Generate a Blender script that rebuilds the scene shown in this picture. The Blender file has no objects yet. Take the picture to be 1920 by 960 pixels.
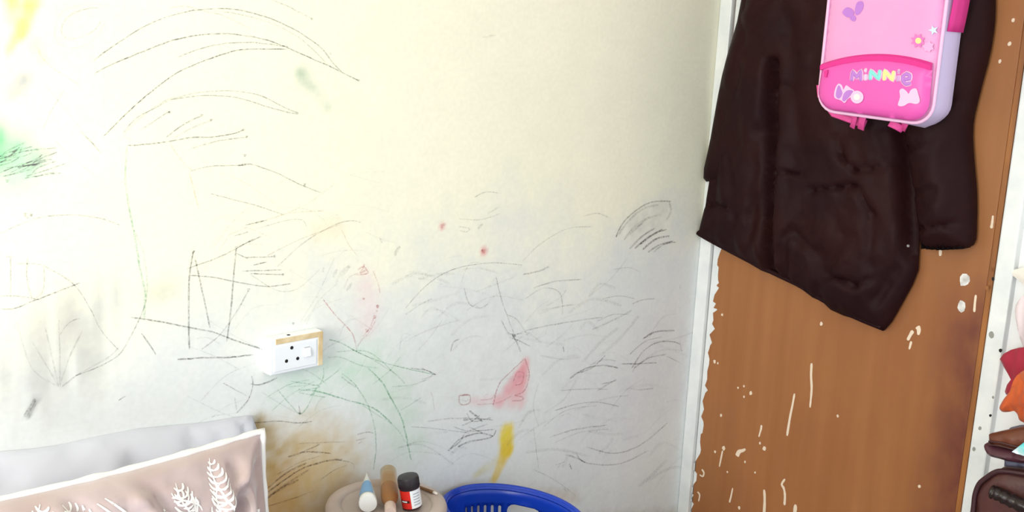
import bpy, bmesh, math, random
import numpy as np
from math import sin, cos, pi, radians, sqrt, hypot, atan2
from mathutils import Vector, Matrix, noise
from mathutils.geometry import delaunay_2d_cdt

random.seed(7)
S = bpy.context.scene
COL = S.collection

# ------------------------------------------------------------------ camera
FPX, PHI, PIT, ROL = 2000.0, radians(45.5), radians(11.5), radians(2.8)
CAM = Vector((-2.586, -1.830, 1.5))
F_ = Vector((cos(PHI)*cos(PIT), sin(PHI)*cos(PIT), -sin(PIT)))
R0 = Vector((sin(PHI), -cos(PHI), 0)); U0 = R0.cross(F_)
R_ = R0*cos(ROL) + U0*sin(ROL); U_ = U0*cos(ROL) - R0*sin(ROL)
cd = bpy.data.cameras.new('camera'); cd.sensor_width = 36; cd.lens = 36*FPX/1920
cd.clip_start = 0.02
co = bpy.data.objects.new('camera', cd); COL.objects.link(co)
co.matrix_world = Matrix(((R_.x, U_.x, -F_.x, CAM.x), (R_.y, U_.y, -F_.y, CAM.y), (R_.z, U_.z, -F_.z, CAM.z), (0, 0, 0, 1)))
S.camera = co

# ------------------------------------------------------------------ world, light, exposure
S.view_settings.view_transform = 'Standard'
S.view_settings.look = 'None'
S.view_settings.exposure = 0.3
S.view_settings.gamma = 1.0
S.view_settings.use_curve_mapping = False
wd = bpy.data.worlds.new('world'); S.world = wd; wd.use_nodes = True
wd.node_tree.nodes['Background'].inputs[0].default_value = (0.80, 0.90, 1.0, 1)
wd.node_tree.nodes['Background'].inputs[1].default_value = 1.1

def area(name, loc, target, sx, sy, power, col):
    l = bpy.data.lights.new(name, 'AREA'); l.shape = 'RECTANGLE'; l.size = sx; l.size_y = sy
    l.energy = power; l.color = col
    o = bpy.data.objects.new(name, l); COL.objects.link(o); o.location = loc
    o.rotation_euler = (Vector(target)-Vector(loc)).to_track_quat('-Z', 'Z').to_euler()
    return o
# daylight coming in through the window of the left wall
area('window_daylight', (-4.55, -1.45, 1.50), (-3.5, -1.36, 1.44), 1.7, 1.3, 78, (1.0, 0.985, 0.95))

# ------------------------------------------------------------------ pixel rays -> points on real surfaces
def ray(x, y): return F_ + R_*((x-960)/FPX) + U_*((480-y)/FPX)
def onY(x, y, Y=0.0): d = ray(x, y); return CAM + d*((Y-CAM.y)/d.y)
def onX(x, y, X=0.0): d = ray(x, y); return CAM + d*((X-CAM.x)/d.x)
def onZ(x, y, Z): d = ray(x, y); return CAM + d*((Z-CAM.z)/d.z)

# ------------------------------------------------------------------ helpers
def lin(c):
    return tuple((v/255/12.92 if v/255 <= 0.04045 else ((v/255+0.055)/1.055)**2.4) for v in c)

def mat(name, rgb, rough=0.6, var=0.0, scale=8.0, rgb2=None, bump=0.0, bscale=60.0, spec=0.4, stretch=(1, 1, 1), **kw):
    m = bpy.data.materials.new(name); m.use_nodes = True
    n = m.node_tree.nodes; l = m.node_tree.links; b = n['Principled BSDF']
    c = lin(rgb)
    b.inputs['Base Color'].default_value = (*c, 1); b.inputs['Roughness'].default_value = rough
    b.inputs['Specular IOR Level'].default_value = spec
    for k, v in kw.items(): b.inputs[k.replace('_', ' ')].default_value = v
    tc = n.new('ShaderNodeTexCoord'); mp = n.new('ShaderNodeMapping'); mp.inputs['Scale'].default_value = stretch
    l.new(tc.outputs['Object'], mp.inputs[0])
    if rgb2 is not None or var:
        c2 = lin(rgb2) if rgb2 else tuple(v*(1-var) for v in c)
        t = n.new('ShaderNodeTexNoise'); t.inputs['Scale'].default_value = scale; t.inputs['Detail'].default_value = 5
        r = n.new('ShaderNodeMapRange'); r.inputs[1].default_value = 0.35; r.inputs[2].default_value = 0.65
        mx = n.new('ShaderNodeMix'); mx.data_type = 'RGBA'
        mx.inputs[6].default_value = (*c, 1); mx.inputs[7].default_value = (*c2, 1)
        l.new(mp.outputs[0], t.inputs['Vector']); l.new(t.outputs[0], r.inputs[0]); l.new(r.outputs[0], mx.inputs[0]); l.new(mx.outputs[2], b.inputs['Base Color'])
    if bump:
        t = n.new('ShaderNodeTexNoise'); t.inputs['Scale'].default_value = bscale; t.inputs['Detail'].default_value = 4
        bp = n.new('ShaderNodeBump'); bp.inputs['Strength'].default_value = bump; bp.inputs['Distance'].default_value = 0.01
        l.new(mp.outputs[0], t.inputs['Vector']); l.new(t.outputs[0], bp.inputs['Height']); l.new(bp.outputs[0], b.inputs['Normal'])
    return m

def obj(name, me, m=None, parent=None, smooth=False):
    if isinstance(me, bmesh.types.BMesh):
        bm = me; me = bpy.data.meshes.new(name); bm.normal_update(); bm.to_mesh(me); bm.free()
    if smooth: me.polygons.foreach_set('use_smooth', [True]*len(me.polygons))
    o = bpy.data.objects.new(name, me); COL.objects.link(o)
    if m: me.materials.append(m)
    if parent is not None:
        o.parent = parent; o.matrix_parent_inverse = parent_inv(parent)
    return o
def world_of(o):
    return (world_of(o.parent) @ o.matrix_parent_inverse @ o.matrix_basis) if o.parent else o.matrix_basis.copy()
def parent_inv(p): return world_of(p).inverted()

def tag(o, label=None, cat=None, group=None, kind=None):
    if label: o['label'] = label
    if cat: o['category'] = cat
    if group: o['group'] = group
    if kind: o['kind'] = kind
    return o
def thing(name, label, cat, loc=(0, 0, 0), group=None):
    o = bpy.data.objects.new(name, None); COL.objects.link(o); o.location = loc; o.empty_display_size = 0.05
    return tag(o, label, cat, group)

def pyd(name, v, f, m, parent=None, smooth=False):
    me = bpy.data.meshes.new(name); me.from_pydata([tuple(p) for p in v], [], f); me.update()
    return obj(name, me, m, parent, smooth)

def box_bm(x0, x1, y0, y1, z0, z1, bev=0.0, seg=2):
    bm = bmesh.new(); bmesh.ops.create_cube(bm, size=1)
    for v in bm.verts:
        v.co = Vector((x0+(v.co.x+.5)*(x1-x0), y0+(v.co.y+.5)*(y1-y0), z0+(v.co.z+.5)*(z1-z0)))
    if bev: bmesh.ops.bevel(bm, geom=bm.edges[:], offset=bev, segments=seg, affect='EDGES', profile=0.5)
    return bm
def box(name, a, m, parent=None, bev=0.0, seg=2): return obj(name, box_bm(*a, bev=bev, seg=seg), m, parent)

def frame_of(d):
    d = d.normalized(); a = Vector((0, 0, 1)) if abs(d.z) < 0.9 else Vector((1, 0, 0))
    s = d.cross(a).normalized(); return s, d.cross(s).normalized()
def tube(name, pts, r, m, parent=None, n=8, closed=False, rr=None, flat=1.0, up=None):
    pts = [Vector(p) for p in pts]; V = []; Fc = []; K = len(pts); prev = None
    for i, p in enumerate(pts):
        a = pts[(i-1) % K] if closed or i > 0 else p; b = pts[(i+1) % K] if closed or i < K-1 else p
        d = (b-a).normalized()
        if up is not None: t = up.normalized(); s = d.cross(t).normalized(); t = d.cross(s).normalized()
        elif prev is None: s, t = frame_of(d)
        else: s = (prev - d*prev.dot(d)).normalized(); t = d.cross(s).normalized()
        prev = s
        q = rr[i] if rr else r
        for k in range(n):
            an = 2*pi*k/n; V.append(p + s*cos(an)*q + t*sin(an)*q*flat)
    L = K if closed else K-1
    for i in range(L):
        for k in range(n):
            j = (i+1) % K
            Fc.append((i*n+k, i*n+(k+1) % n, j*n+(k+1) % n, j*n+k))
    if not closed: Fc.append(tuple(range(n))[::-1]); Fc.append(tuple((K-1)*n+k for k in range(n)))
    return pyd(name, V, Fc, m, parent, True)

def lathe(name, prof, M, m, parent=None, n=40, smooth=True, cap=True, sx=1.0, sy=1.0):
    """prof: (r, z) list from bottom up; M: Matrix placing it"""
    V = []; Fc = []
    for r, z in prof:
        for k in range(n): V.append(M @ Vector((r*cos(2*pi*k/n)*sx, r*sin(2*pi*k/n)*sy, z)))
    for i in range(len(prof)-1):
        for k in range(n): Fc.append((i*n+k, i*n+(k+1) % n, (i+1)*n+(k+1) % n, (i+1)*n+k))
    if cap:
        Fc.append(tuple(range(n))[::-1]); Fc.append(tuple((len(prof)-1)*n+k for k in range(n)))
    o = pyd(name, V, Fc, m, parent, smooth)
    if smooth: sharp(o)
    return o
def sharp(o, ang=40):
    bm = bmesh.new(); bm.from_mesh(o.data)
    for e in bm.edges:
        if len(e.link_faces) == 2 and e.calc_face_angle(0) > radians(ang): e.smooth = False
    bm.to_mesh(o.data); bm.free()

def inside(poly, x, y):
    c = False; j = len(poly)-1
    for i in range(len(poly)):
        xi, yi = poly[i]; xj, yj = poly[j]
        if (yi > y) != (yj > y) and x < (xj-xi)*(y-yi)/(yj-yi)+xi: c = not c
        j = i
    return c
def segdist(px, py, ax, ay, bx, by):
    dx, dy = bx-ax, by-ay; L = dx*dx+dy*dy
    t = max(0, min(1, ((px-ax)*dx+(py-ay)*dy)/L)) if L > 0 else 0
    return hypot(px-ax-t*dx, py-ay-t*dy)
def polydist(poly, x, y): return min(segdist(x, y, *poly[i-1], *poly[i]) for i in range(len(poly)))
def resample(poly, step, closed=True):
    out = []; n = len(poly)
    for i in range(n if closed else n-1):
        a = poly[i]; b = poly[(i+1) % n]; L = hypot(b[0]-a[0], b[1]-a[1]); k = max(1, int(round(L/step)))
        for q in range(k): out.append((a[0]+(b[0]-a[0])*q/k, a[1]+(b[1]-a[1])*q/k))
    if not closed: out.append(poly[-1])
    return out
def smooth_poly(p, n=4, closed=True):
    out = []; K = len(p)
    for i in range(K if closed else K-1):
        if closed: a, b, c, d = p[i-1], p[i], p[(i+1) % K], p[(i+2) % K]
        else: a, b, c, d = p[max(i-1, 0)], p[i], p[i+1], p[min(i+2, K-1)]
        for q in range(n):
            t = q/n; t2 = t*t; t3 = t2*t
            out.append(tuple(.5*(2*b[k]+(c[k]-a[k])*t+(2*a[k]-5*b[k]+4*c[k]-d[k])*t2+(3*b[k]-a[k]-3*c[k]+d[k])*t3) for k in range(2)))
    if not closed: out.append(p[-1])
    return out

def relief(name, poly, place, h, step, m, parent=None, w0=0.0, holes=(), smooth=True, h0=None):
    """solid sheet with outline poly in (u,z), front face raised by h(u,z,d) above the flat back at w0"""
    poly = resample(poly, step)
    pts = [Vector(p) for p in poly]; faces = [list(range(len(pts)))]
    hs = []
    for hp in holes:
        hp = resample(hp, step); hs.append(hp); s = len(pts); pts += [Vector(p) for p in hp]; faces.append(list(range(s, len(pts))))
    us = [p[0] for p in poly]; zs = [p[1] for p in poly]
    u0, u1, z0, z1 = min(us), max(us), min(zs), max(zs)
    r = 0; z = z0+step*.5
    while z < z1:
        u = u0 + step*(.5 if r % 2 else 1.0)
        while u < u1:
            if inside(poly, u, z) and polydist(poly, u, z) > step*.45 and not any(inside(q, u, z) or polydist(q, u, z) < step*.45 for q in hs):
                pts.append(Vector((u, z)))
            u += step
        z += step*.87; r += 1
    edges = []
    for f in faces:
        edges += [(f[i], f[(i+1) % len(f)]) for i in range(len(f))]
    vo, eo, fo, *_ = delaunay_2d_cdt(pts, edges, [], 0, 1e-7)
    tri = []
    for f in fo:
        cx = sum(vo[i].x for i in f)/len(f); cy = sum(vo[i].y for i in f)/len(f)
        if inside(poly, cx, cy) and not any(inside(q, cx, cy) for q in hs):
            a = (vo[f[1]]-vo[f[0]]).cross(vo[f[2]]-vo[f[0]])
            tri.append(tuple(f) if a > 0 else tuple(f)[::-1])
    N = len(vo); V = []
    for p in vo:
        d = polydist(poly, p.x, p.y)
        for q in hs: d = min(d, polydist(q, p.x, p.y))
        V.append(place(p.x, p.y, w0+h(p.x, p.y, d)))
    for p in vo: V.append(place(p.x, p.y, w0))
    F = list(tri); cnt = {}
    for t in tri:
        F.append(tuple(i+N for i in t[::-1]))
        for i in range(3): cnt[(t[i], t[(i+1) % 3])] = 1
    for (a, b) in list(cnt):
        if (b, a) not in cnt: F.append((a, a+N, b+N, b))
    o = pyd(name, V, F, m, parent, smooth)
    if smooth: sharp(o, 62)
    return o

def fbm(x, y, z=0.0, o=3): return noise.fractal(Vector((x, y, z)), 0.6, 2.0, o)

# ================================================================== MATERIALS
M = {}
M['trim'] = mat('white_gloss_paint', (236, 238, 236), 0.35, rgb2=(222, 226, 226), scale=14, bump=.05, bscale=25)
M['white_wall'] = mat('white_wall_paint', (246, 247, 246), 0.7, var=.06, scale=4)
M['floor'] = mat('brown_floor_vinyl', (172, 166, 164), 0.5, rgb2=(150, 144, 142), scale=5)
M['ceiling'] = mat('ceiling_paint', (244, 240, 224), 0.9, var=.03)

def door_mat():
    m = bpy.data.materials.new('brown_door_veneer'); m.use_nodes = True
    n = m.node_tree.nodes; l = m.node_tree.links; b = n['Principled BSDF']; b.inputs['Roughness'].default_value = .42
    b.inputs['Specular IOR Level'].default_value = .3
    tc = n.new('ShaderNodeTexCoord')
    def nz(scale, st, det=5):
        mp = n.new('ShaderNodeMapping'); mp.inputs['Scale'].default_value = st; t = n.new('ShaderNodeTexNoise')
        t.inputs['Scale'].default_value = scale; t.inputs['Detail'].default_value = det
        l.new(tc.outputs['Object'], mp.inputs[0]); l.new(mp.outputs[0], t.inputs['Vector']); return t
    def mx(fac, a, bcol):
        x = n.new('ShaderNodeMix'); x.data_type = 'RGBA'
        l.new(fac, x.inputs[0])
        if isinstance(a, tuple): x.inputs[6].default_value = (*lin(a), 1)
        else: l.new(a, x.inputs[6])
        x.inputs[7].default_value = (*lin(bcol), 1); return x.outputs[2]
    def rng(o, a, b_, c=0.0, d=1.0):
        r = n.new('ShaderNodeMapRange'); r.inputs[1].default_value = a; r.inputs[2].default_value = b_; r.inputs[3].default_value = c; r.inputs[4].default_value = d
        l.new(o, r.inputs[0]); return r.outputs[0]
    g = nz(22, (1, 1, .06)); c1 = mx(rng(g.outputs[0], .3, .7), (164, 109, 66), (152, 99, 58))
    bl = nz(2.6, (1, 1, .7)); c2 = mx(rng(bl.outputs[0], .45, .75, 0, .6), c1, (140, 84, 52))
    sp = nz(16, (1, 1, .6)); c3 = mx(rng(sp.outputs[0], .5, .75, 0, .35), c2, (150, 100, 66))
    # reddish handling stain around and below the missing handle
    sep = n.new('ShaderNodeSeparateXYZ'); l.new(tc.outputs['Object'], sep.inputs[0])
    sy = rng(sep.outputs[1], -.70, -.83); sz = rng(sep.outputs[2], 1.0, .86)
    ml = n.new('ShaderNodeMath'); ml.operation = 'MULTIPLY'; l.new(sy, ml.inputs[0]); l.new(sz, ml.inputs[1])
    ml2 = n.new('ShaderNodeMath'); ml2.operation = 'MULTIPLY'; l.new(ml.outputs[0], ml2.inputs[0]); l.new(rng(sp.outputs[0], .3, .6, .45, .95), ml2.inputs[1])
    c4 = mx(ml2.outputs[0], c3, (104, 52, 46))
    l.new(c4, b.inputs['Base Color'])
    return m
M['door'] = door_mat()
M['lip'] = mat('door_lipping_wood', (168, 108, 54), .45, rgb2=(120, 72, 38), scale=18, stretch=(1, 1, .15))
M['drip'] = mat('dried_white_paint', (232, 212, 188), .5)
M['filler'] = mat('white_filler', (235, 232, 228), .7, rgb2=(190, 186, 182), scale=60)
M['dark'] = mat('dark_hole', (30, 26, 26), .8)
M['grimepatch'] = mat('grey_grime', (150, 150, 142), .8)

# ---- crayon: broken wax strokes, part of the wall shows through
def crayon(name, rgb, breakup=.75, scale=190):
    m = bpy.data.materials.new(name); m.use_nodes = True
    n = m.node_tree.nodes; l = m.node_tree.links; b = n['Principled BSDF']
    b.inputs['Base Color'].default_value = (*lin(rgb), 1); b.inputs['Roughness'].default_value = .7
    at = n.new('ShaderNodeAttribute'); at.attribute_name = 'fade'
    tc = n.new('ShaderNodeTexCoord'); t = n.new('ShaderNodeTexNoise'); t.inputs['Scale'].default_value = scale; t.inputs['Detail'].default_value = 3
    l.new(tc.outputs['Object'], t.inputs['Vector'])
    r = n.new('ShaderNodeMapRange'); r.inputs[1].default_value = .40; r.inputs[2].default_value = .62; r.inputs[3].default_value = 1-breakup; r.inputs[4].default_value = 1
    l.new(t.outputs[0], r.inputs[0])
    k = n.new('ShaderNodeMath'); k.operation = 'MULTIPLY'; l.new(r.outputs[0], k.inputs[0]); l.new(at.outputs['Fac'], k.inputs[1])
    l.new(k.outputs[0], b.inputs['Alpha'])
    return m
CR = {'black': crayon('black_crayon', (70, 62, 60)), 'grey': crayon('grey_crayon', (120, 116, 116)),
      'green': crayon('green_crayon', (92, 186, 130)), 'pink': crayon('pink_crayon', (214, 92, 110)),
      'brown': crayon('brown_crayon', (110, 78, 44)), 'red': crayon('red_crayon', (190, 50, 60)), 'yellow': crayon('orange_crayon', (226, 170, 110))}

# ================================================================== WALLS
XL, H = -4.6, 2.5
# ---- wall_back: dense grid with stain and shade colours stored on it
def build_wall_back():
    st = 0.008; nx = int(round(-XL/st))+1; nz = int(round(H/st))+1
    xs = np.linspace(XL, 0, nx); zs = np.linspace(0, H, nz); X, Z = np.meshgrid(xs, zs)
    rs = np.random.default_rng(3)
    def vnoise(fx, fz, seed):
        r = np.random.default_rng(seed); g = r.random((200, 200)); a = (X*fx) % 199; b = (Z*fz) % 199
        i = a.astype(int); j = b.astype(int); u = a-i; v = b-j; u = u*u*(3-2*u); v = v*v*(3-2*v)
        return (g[j, i]*(1-u)+g[j, i+1]*u)*(1-v)+(g[j+1, i]*(1-u)+g[j+1, i+1]*u)*v
    n1 = .6*vnoise(6, 6, 1)+.4*vnoise(15, 15, 2); n2 = .5*vnoise(30, 30, 4)+.5*vnoise(70, 70, 5)
    streak = vnoise(60, 9, 6)
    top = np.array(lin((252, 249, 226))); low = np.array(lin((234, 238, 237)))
    # cream paint above, paler and cooler below, blended across a noisy edge
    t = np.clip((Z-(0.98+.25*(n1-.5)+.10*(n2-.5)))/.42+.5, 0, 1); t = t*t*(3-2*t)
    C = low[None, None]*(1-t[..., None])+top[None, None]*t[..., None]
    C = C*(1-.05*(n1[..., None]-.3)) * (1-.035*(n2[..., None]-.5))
    def blend(a, rgb):
        nonlocal C
        a = np.clip(a, 0, 1)[..., None]; C = C*(1-a)+np.array(lin(rgb))[None, None]*a
    def cap(p, q, r1, r2, rgb, al, soft=1.0, grain=.6, st_=False):
        a = onY(*p); b = onY(*q); s = 1/((a-CAM).dot(F_)/FPX)
        r1 *= 1.3/s; r2 *= 1.3/s
        dx, dz = b.x-a.x, b.z-a.z; L = dx*dx+dz*dz+1e-9
        tt = np.clip(((X-a.x)*dx+(Z-a.z)*dz)/L, 0, 1)
        d = np.hypot(X-a.x-tt*dx, Z-a.z-tt*dz)/(r1+(r2-r1)*tt)
        g = n2 if not st_ else streak
        v = np.clip((1.0+.25*(n2-.5)-d)/soft+.0, 0, 1); v = v*v*(3-2*v)
        blend(v*al*(1-grain+grain*np.clip(g*1.6-.2, 0, 1.2)), rgb)
    # grime from hands and furniture, and shade painted at the lower right
    cap((110, 690), (110, 640), 130, 110, (180, 176, 168), .50, 1.0, .8, True)
    cap((60, 700), (200, 560), 80, 60, (190, 190, 186), .35, 1.0, .8, True)
    cap((760, 700), (980, 620), 150, 150, (216, 220, 214), .30, 1.0, .8)
    cap((690, 680), (770, 830), 80, 60, (198, 228, 204), .45, 1.0, .6)
    cap((540, 720), (640, 700), 60, 60, (196, 230, 206), .45, 1.0, .6)
    cap((1100, 800), (1250, 700), 160, 160, (212, 214, 222), .40, 1.0, .4)  # lavender shade towards the corner, put into the paint colour
    cap((310, 545), (290, 550), 40, 30, (205, 205, 160), .3, 1, .6)
    cap((600, 435), (630, 430), 30, 30, (245, 232, 196), .4, 1, .3)
    # brown damp stain behind the pillow
    cap((560, 930), (500, 980), 150, 170, (206, 166, 98), .85, .9, .25)
    cap((620, 880), (560, 860), 95, 100, (212, 190, 138), .55, 1.0, .5)
    cap((530, 900), (510, 980), 55, 80, (190, 140, 70), .55, 1.0, .4)
    cap((490, 795), (520, 850), 24, 50, (178, 140, 52), .9, 1.0, .5)
    cap((480, 785), (490, 800), 16, 26, (140, 112, 30), .85, 1.0, .7)
    cap((650, 920), (1080, 935), 34, 26, (205, 180, 155), .55, 1.0, .5)
    cap((1090, 990), (1290, 980), 30, 40, (178, 158, 138), .8, 1.0, .5)
    # green crayon rubbed in at the left
    cap((-10, 285), (20, 300), 70, 60, (120, 228, 165), .75, 1.0, .6)
    cap((10, 330), (90, 320), 60, 45, (196, 246, 214), .45, 1.0, .6)
    cap((-20, 250), (-10, 300), 40, 40, (90, 210, 130), .6, 1.0, .5)
    cap((568, 140), (612, 200), 22, 12, (190, 206, 178), .5, 1.0, .7)
    cap((562, 138), (585, 165), 12, 10, (160, 188, 160), .4, 1.0, .7)
    # yellow marks
    cap((66, -12), (38, 62), 20, 15, (250, 222, 84), .9, .8, .6)
    cap((22, -12), (26, 40), 18, 14, (250, 228, 110), .75, .9, .6)
    cap((40, 45), (16, 96), 14, 9, (250, 236, 150), .8, .9, .6)
    cap((64, 80), (80, 112), 14, 12, (252, 232, 190), .5, 1.0, .6)
    cap((950, 812), (951, 842), 20, 18, (238, 214, 62), .95, .55, .3)
    cap((950, 842), (927, 898), 18, 10, (236, 204, 66), .95, .6, .3)
    cap((930, 866), (890, 892), 14, 9, (222, 212, 150), .6, 1.0, .5)
    # pink rubbed crayon
    cap((984, 682), (968, 735), 14, 36, (240, 160, 168), .75, .7, .5)
    cap((980, 700), (935, 752), 16, 16, (236, 160, 170), .65, .8, .5)
    cap((890, 752), (940, 748), 12, 14, (240, 190, 196), .5, 1, .5)
    cap((828, 424), (829, 425), 9, 9, (230, 150, 150), .7, 1, .2)
    cap((906, 470), (907, 472), 11, 11, (224, 110, 120), .8, 1, .2)
    cap((690, 540), (690, 610), 40, 34, (246, 218, 220), .5, 1, .6)
    # grey rubbed patches
    cap((24, 178), (46, 150), 15, 16, (165, 168, 176), .5, 1, .6)
    cap((54, 776), (66, 752), 9, 10, (110, 112, 108), .7, 1, .5)
    cap((120, 715), (108, 700), 16, 22, (165, 165, 158), .4, 1, .6, True)
    cap((60, 310), (90, 285), 20, 14, (150, 160, 140), .3, 1, .8)
    cap((1200, 420), (1240, 400), 38, 30, (150, 148, 138), .22, 1, .7)
    V = np.stack([X.ravel(), np.zeros(X.size), Z.ravel()], 1)
    i = np.arange((nz-1)*(nx-1)); r = i//(nx-1); c = i % (nx-1); a = r*nx+c
    Fq = np.stack([a, a+1, a+nx+1, a+nx], 1)
    # slab back
    base = len(V)
    V = np.vstack([V, [[XL, .12, 0], [0, .12, 0], [0, .12, H], [XL, .12, H]]])
    me = bpy.data.meshes.new('wall_back')
    me.vertices.add(len(V)); me.vertices.foreach_set('co', V.ravel())
    nf = len(Fq)+1; Fq = np.vstack([Fq, [[base+3, base+2, base+1, base]]])
    me.loops.add(nf*4); me.loops.foreach_set('vertex_index', Fq.ravel().astype(np.int32))
    me.polygons.add(nf); me.polygons.foreach_set('loop_start', np.arange(0, nf*4, 4, dtype=np.int32)); me.polygons.foreach_set('loop_total', np.full(nf, 4, dtype=np.int32))
    me.update(calc_edges=True)
    at = me.color_attributes.new('paint', 'FLOAT_COLOR', 'POINT')
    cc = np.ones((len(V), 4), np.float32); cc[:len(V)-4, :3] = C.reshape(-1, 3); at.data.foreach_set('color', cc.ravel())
    m = bpy.data.materials.new('crayoned_cream_paint'); m.use_nodes = True
    n = m.node_tree.nodes; l = m.node_tree.links; b = n['Principled BSDF']; b.inputs['Roughness'].default_value = .62; b.inputs['Specular IOR Level'].default_value = .25
    an = n.new('ShaderNodeAttribute'); an.attribute_name = 'paint'
    tc = n.new('ShaderNodeTexCoord'); t = n.new('ShaderNodeTexNoise'); t.inputs['Scale'].default_value = 90; t.inputs['Detail'].default_value = 6
    l.new(tc.outputs['Object'], t.inputs['Vector'])
    r2 = n.new('ShaderNodeMapRange'); r2.inputs[1].default_value = .3; r2.inputs[2].default_value = .7; r2.inputs[3].default_value = .965; r2.inputs[4].default_value = 1.02
    l.new(t.outputs[0], r2.inputs[0])
    vm = n.new('ShaderNodeVectorMath'); vm.operation = 'SCALE'; l.new(an.outputs['Color'], vm.inputs[0]); l.new(r2.outputs[0], vm.inputs['Scale'])
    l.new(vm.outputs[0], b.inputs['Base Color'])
    t3 = n.new('ShaderNodeTexNoise'); t3.inputs['Scale'].default_value = 14; t3.inputs['Detail'].default_value = 5; l.new(tc.outputs['Object'], t3.inputs['Vector'])
    bp = n.new('ShaderNodeBump'); bp.inputs['Strength'].default_value = .12; bp.inputs['Distance'].default_value = .01
    l.new(t3.outputs[0], bp.inputs['Height']); l.new(bp.outputs[0], b.inputs['Normal'])
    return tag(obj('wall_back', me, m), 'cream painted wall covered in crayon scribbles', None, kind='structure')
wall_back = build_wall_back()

floor = tag(box('floor', (XL-.1, .3, -3.4, .12, -.06, 0), M['floor']), kind='structure')
ceil = tag(box('ceiling', (XL-.1, .3, -3.4, .12, H, H+.06), M['ceiling']), kind='structure')

# ---- wall_right with the door opening
DY0, DY1, DH = -.044, -.850, 2.03        # door leaf
def multi_box(name, boxes, m, parent=None):
    bm = bmesh.new()
    for b in boxes:
        t = box_bm(*b); me = bpy.data.meshes.new('t'); t.to_mesh(me); t.free(); bm.from_mesh(me); bpy.data.meshes.remove(me)
    return obj(name, bm, m, parent)
wall_right = tag(multi_box('wall_right', [(0.012, .12, -3.4, -.87, 0, H), (0.012, .12, -.87, 0, DH+.03, H)], M['white_wall']), kind='structure')
# ---- wall_left with the window
WY0, WY1, WZ0, WZ1 = -2.35, -.55, .80, 2.2
wall_left = tag(multi_box('wall_left', [(XL-.1, XL, -3.4, WY0, 0, H), (XL-.1, XL, WY1, .12, 0, H), (XL-.1, XL, WY0, WY1, 0, WZ0), (XL-.1, XL, WY0, WY1, WZ1, H)], M['white_wall']), kind='structure')
window = tag(multi_box('window_1', [(XL-.08, XL-.03, WY0, WY0+.05, WZ0, WZ1), (XL-.08, XL-.03, WY1-.05, WY1, WZ0, WZ1), (XL-.08, XL-.03, WY0, WY1, WZ0, WZ0+.05), (XL-.08, XL-.03, WY0, WY1, WZ1-.05, WZ1)], M['trim']), kind='structure')

# ---- door frame
trim_l = tag(box('trim_1', (-.012, .1, -.040, -.0005, 0, DH+.03), M['trim'], bev=.003), 'narrow white painted door jamb in the wall corner', None, kind='structure')
trim_r = tag(box('trim_2', (-.016, .1, -.899, -.857, 0, DH+.07), M['trim'], bev=.004), 'chipped white door jamb on the latch side', None, kind='structure')
trim_t = tag(box('trim_3', (-.012, .1, -.853, -.042, DH+.004, DH+.05), M['trim'], bev=.003), None, None, kind='structure')
# ---- door leaf
door = tag(box('door_1', (.002, .042, DY1+.014, DY0, .008, DH), M['door'], bev=.002), 'flat brown wooden door with white paint drips', None, kind='structure')
box('edge_lipping', (.001, .042, DY1, DY1+.0138, .008, DH), M['lip'], door, bev=.002)
hk = box('coat_hook', (-.012, .002, -.40, -.36, 1.86, 1.92), M['dark'], door, bev=.003)
tube('hook_prong', [(-.01, -.38, 1.90), (-.04, -.38, 1.89), (-.06, -.38, 1.905), (-.066, -.38, 1.93)], .005, M['dark'], hk)

# paint drips on the door: small raised runs of dried paint
def PD(x, y): p = onX(x, y, .002); return (-p.y, p.z)
place_door = lambda u, z, w: Vector((.0022-w, -u, z))
def drip(pts, wpx, name='paint_drip', m='drip', parent=door, hh=.0012):
    q = smooth_poly([PD(*p) for p in pts], 4, False); L = []; Rr = []
    K = len(q)
    for i, p in enumerate(q):
        a = q[max(i-1, 0)]; b = q[min(i+1, K-1)]; dx, dy = b[0]-a[0], b[1]-a[1]; l = hypot(dx, dy) or 1
        w = (wpx[0]+(wpx[1]-wpx[0])*i/(K-1))/700/2*(.6 if i in (0, K-1) else 1)*(1+.25*noise.noise(Vector((p[0]*90, p[1]*90, 3))))
        L.append((p[0]-dy/l*w, p[1]+dx/l*w)); Rr.append((p[0]+dy/l*w, p[1]-dx/l*w))
    return relief(name, L+Rr[::-1], place_door, lambda u, z, d: hh, .006, M[m], parent)
drip([(1522, 681), (1521, 705), (1522, 730), (1519, 764)], (5, 4))
drip([(1490, 738), (1486, 760), (1481, 785), (1476, 817)], (4, 5))
drip([(1428, 797), (1427, 805), (1423, 819)], (5, 3))
drip([(1433, 918), (1434, 940), (1432, 975)], (5, 7))
drip([(1374, 915), (1371, 930), (1368, 942)], (3, 4))
drip([(1492, 946), (1490, 965), (1488, 980)], (6, 9))
drip([(1472, 898), (1466, 908), (1470, 916), (1472, 930), (1471, 947)], (4, 5))
drip([(1355, 845), (1352, 860), (1349, 875)], (4, 3))
drip([(1382, 855), (1386, 847), (1392, 845), (1398, 842)], (11, 4))
drip([(1764, 464), (1763, 480)], (5, 5))
drip([(1830, 553), (1828, 570), (1827, 585)], (4, 4))
drip([(1862, 404), (1861, 415), (1859, 428)], (3, 5))
drip([(1720, 612), (1723, 618), (1722, 628)], (9, 5))
drip([(1712, 620), (1706, 630), (1702, 638)], (7, 4))
drip([(1709, 640), (1705, 655)], (5, 3))
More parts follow.
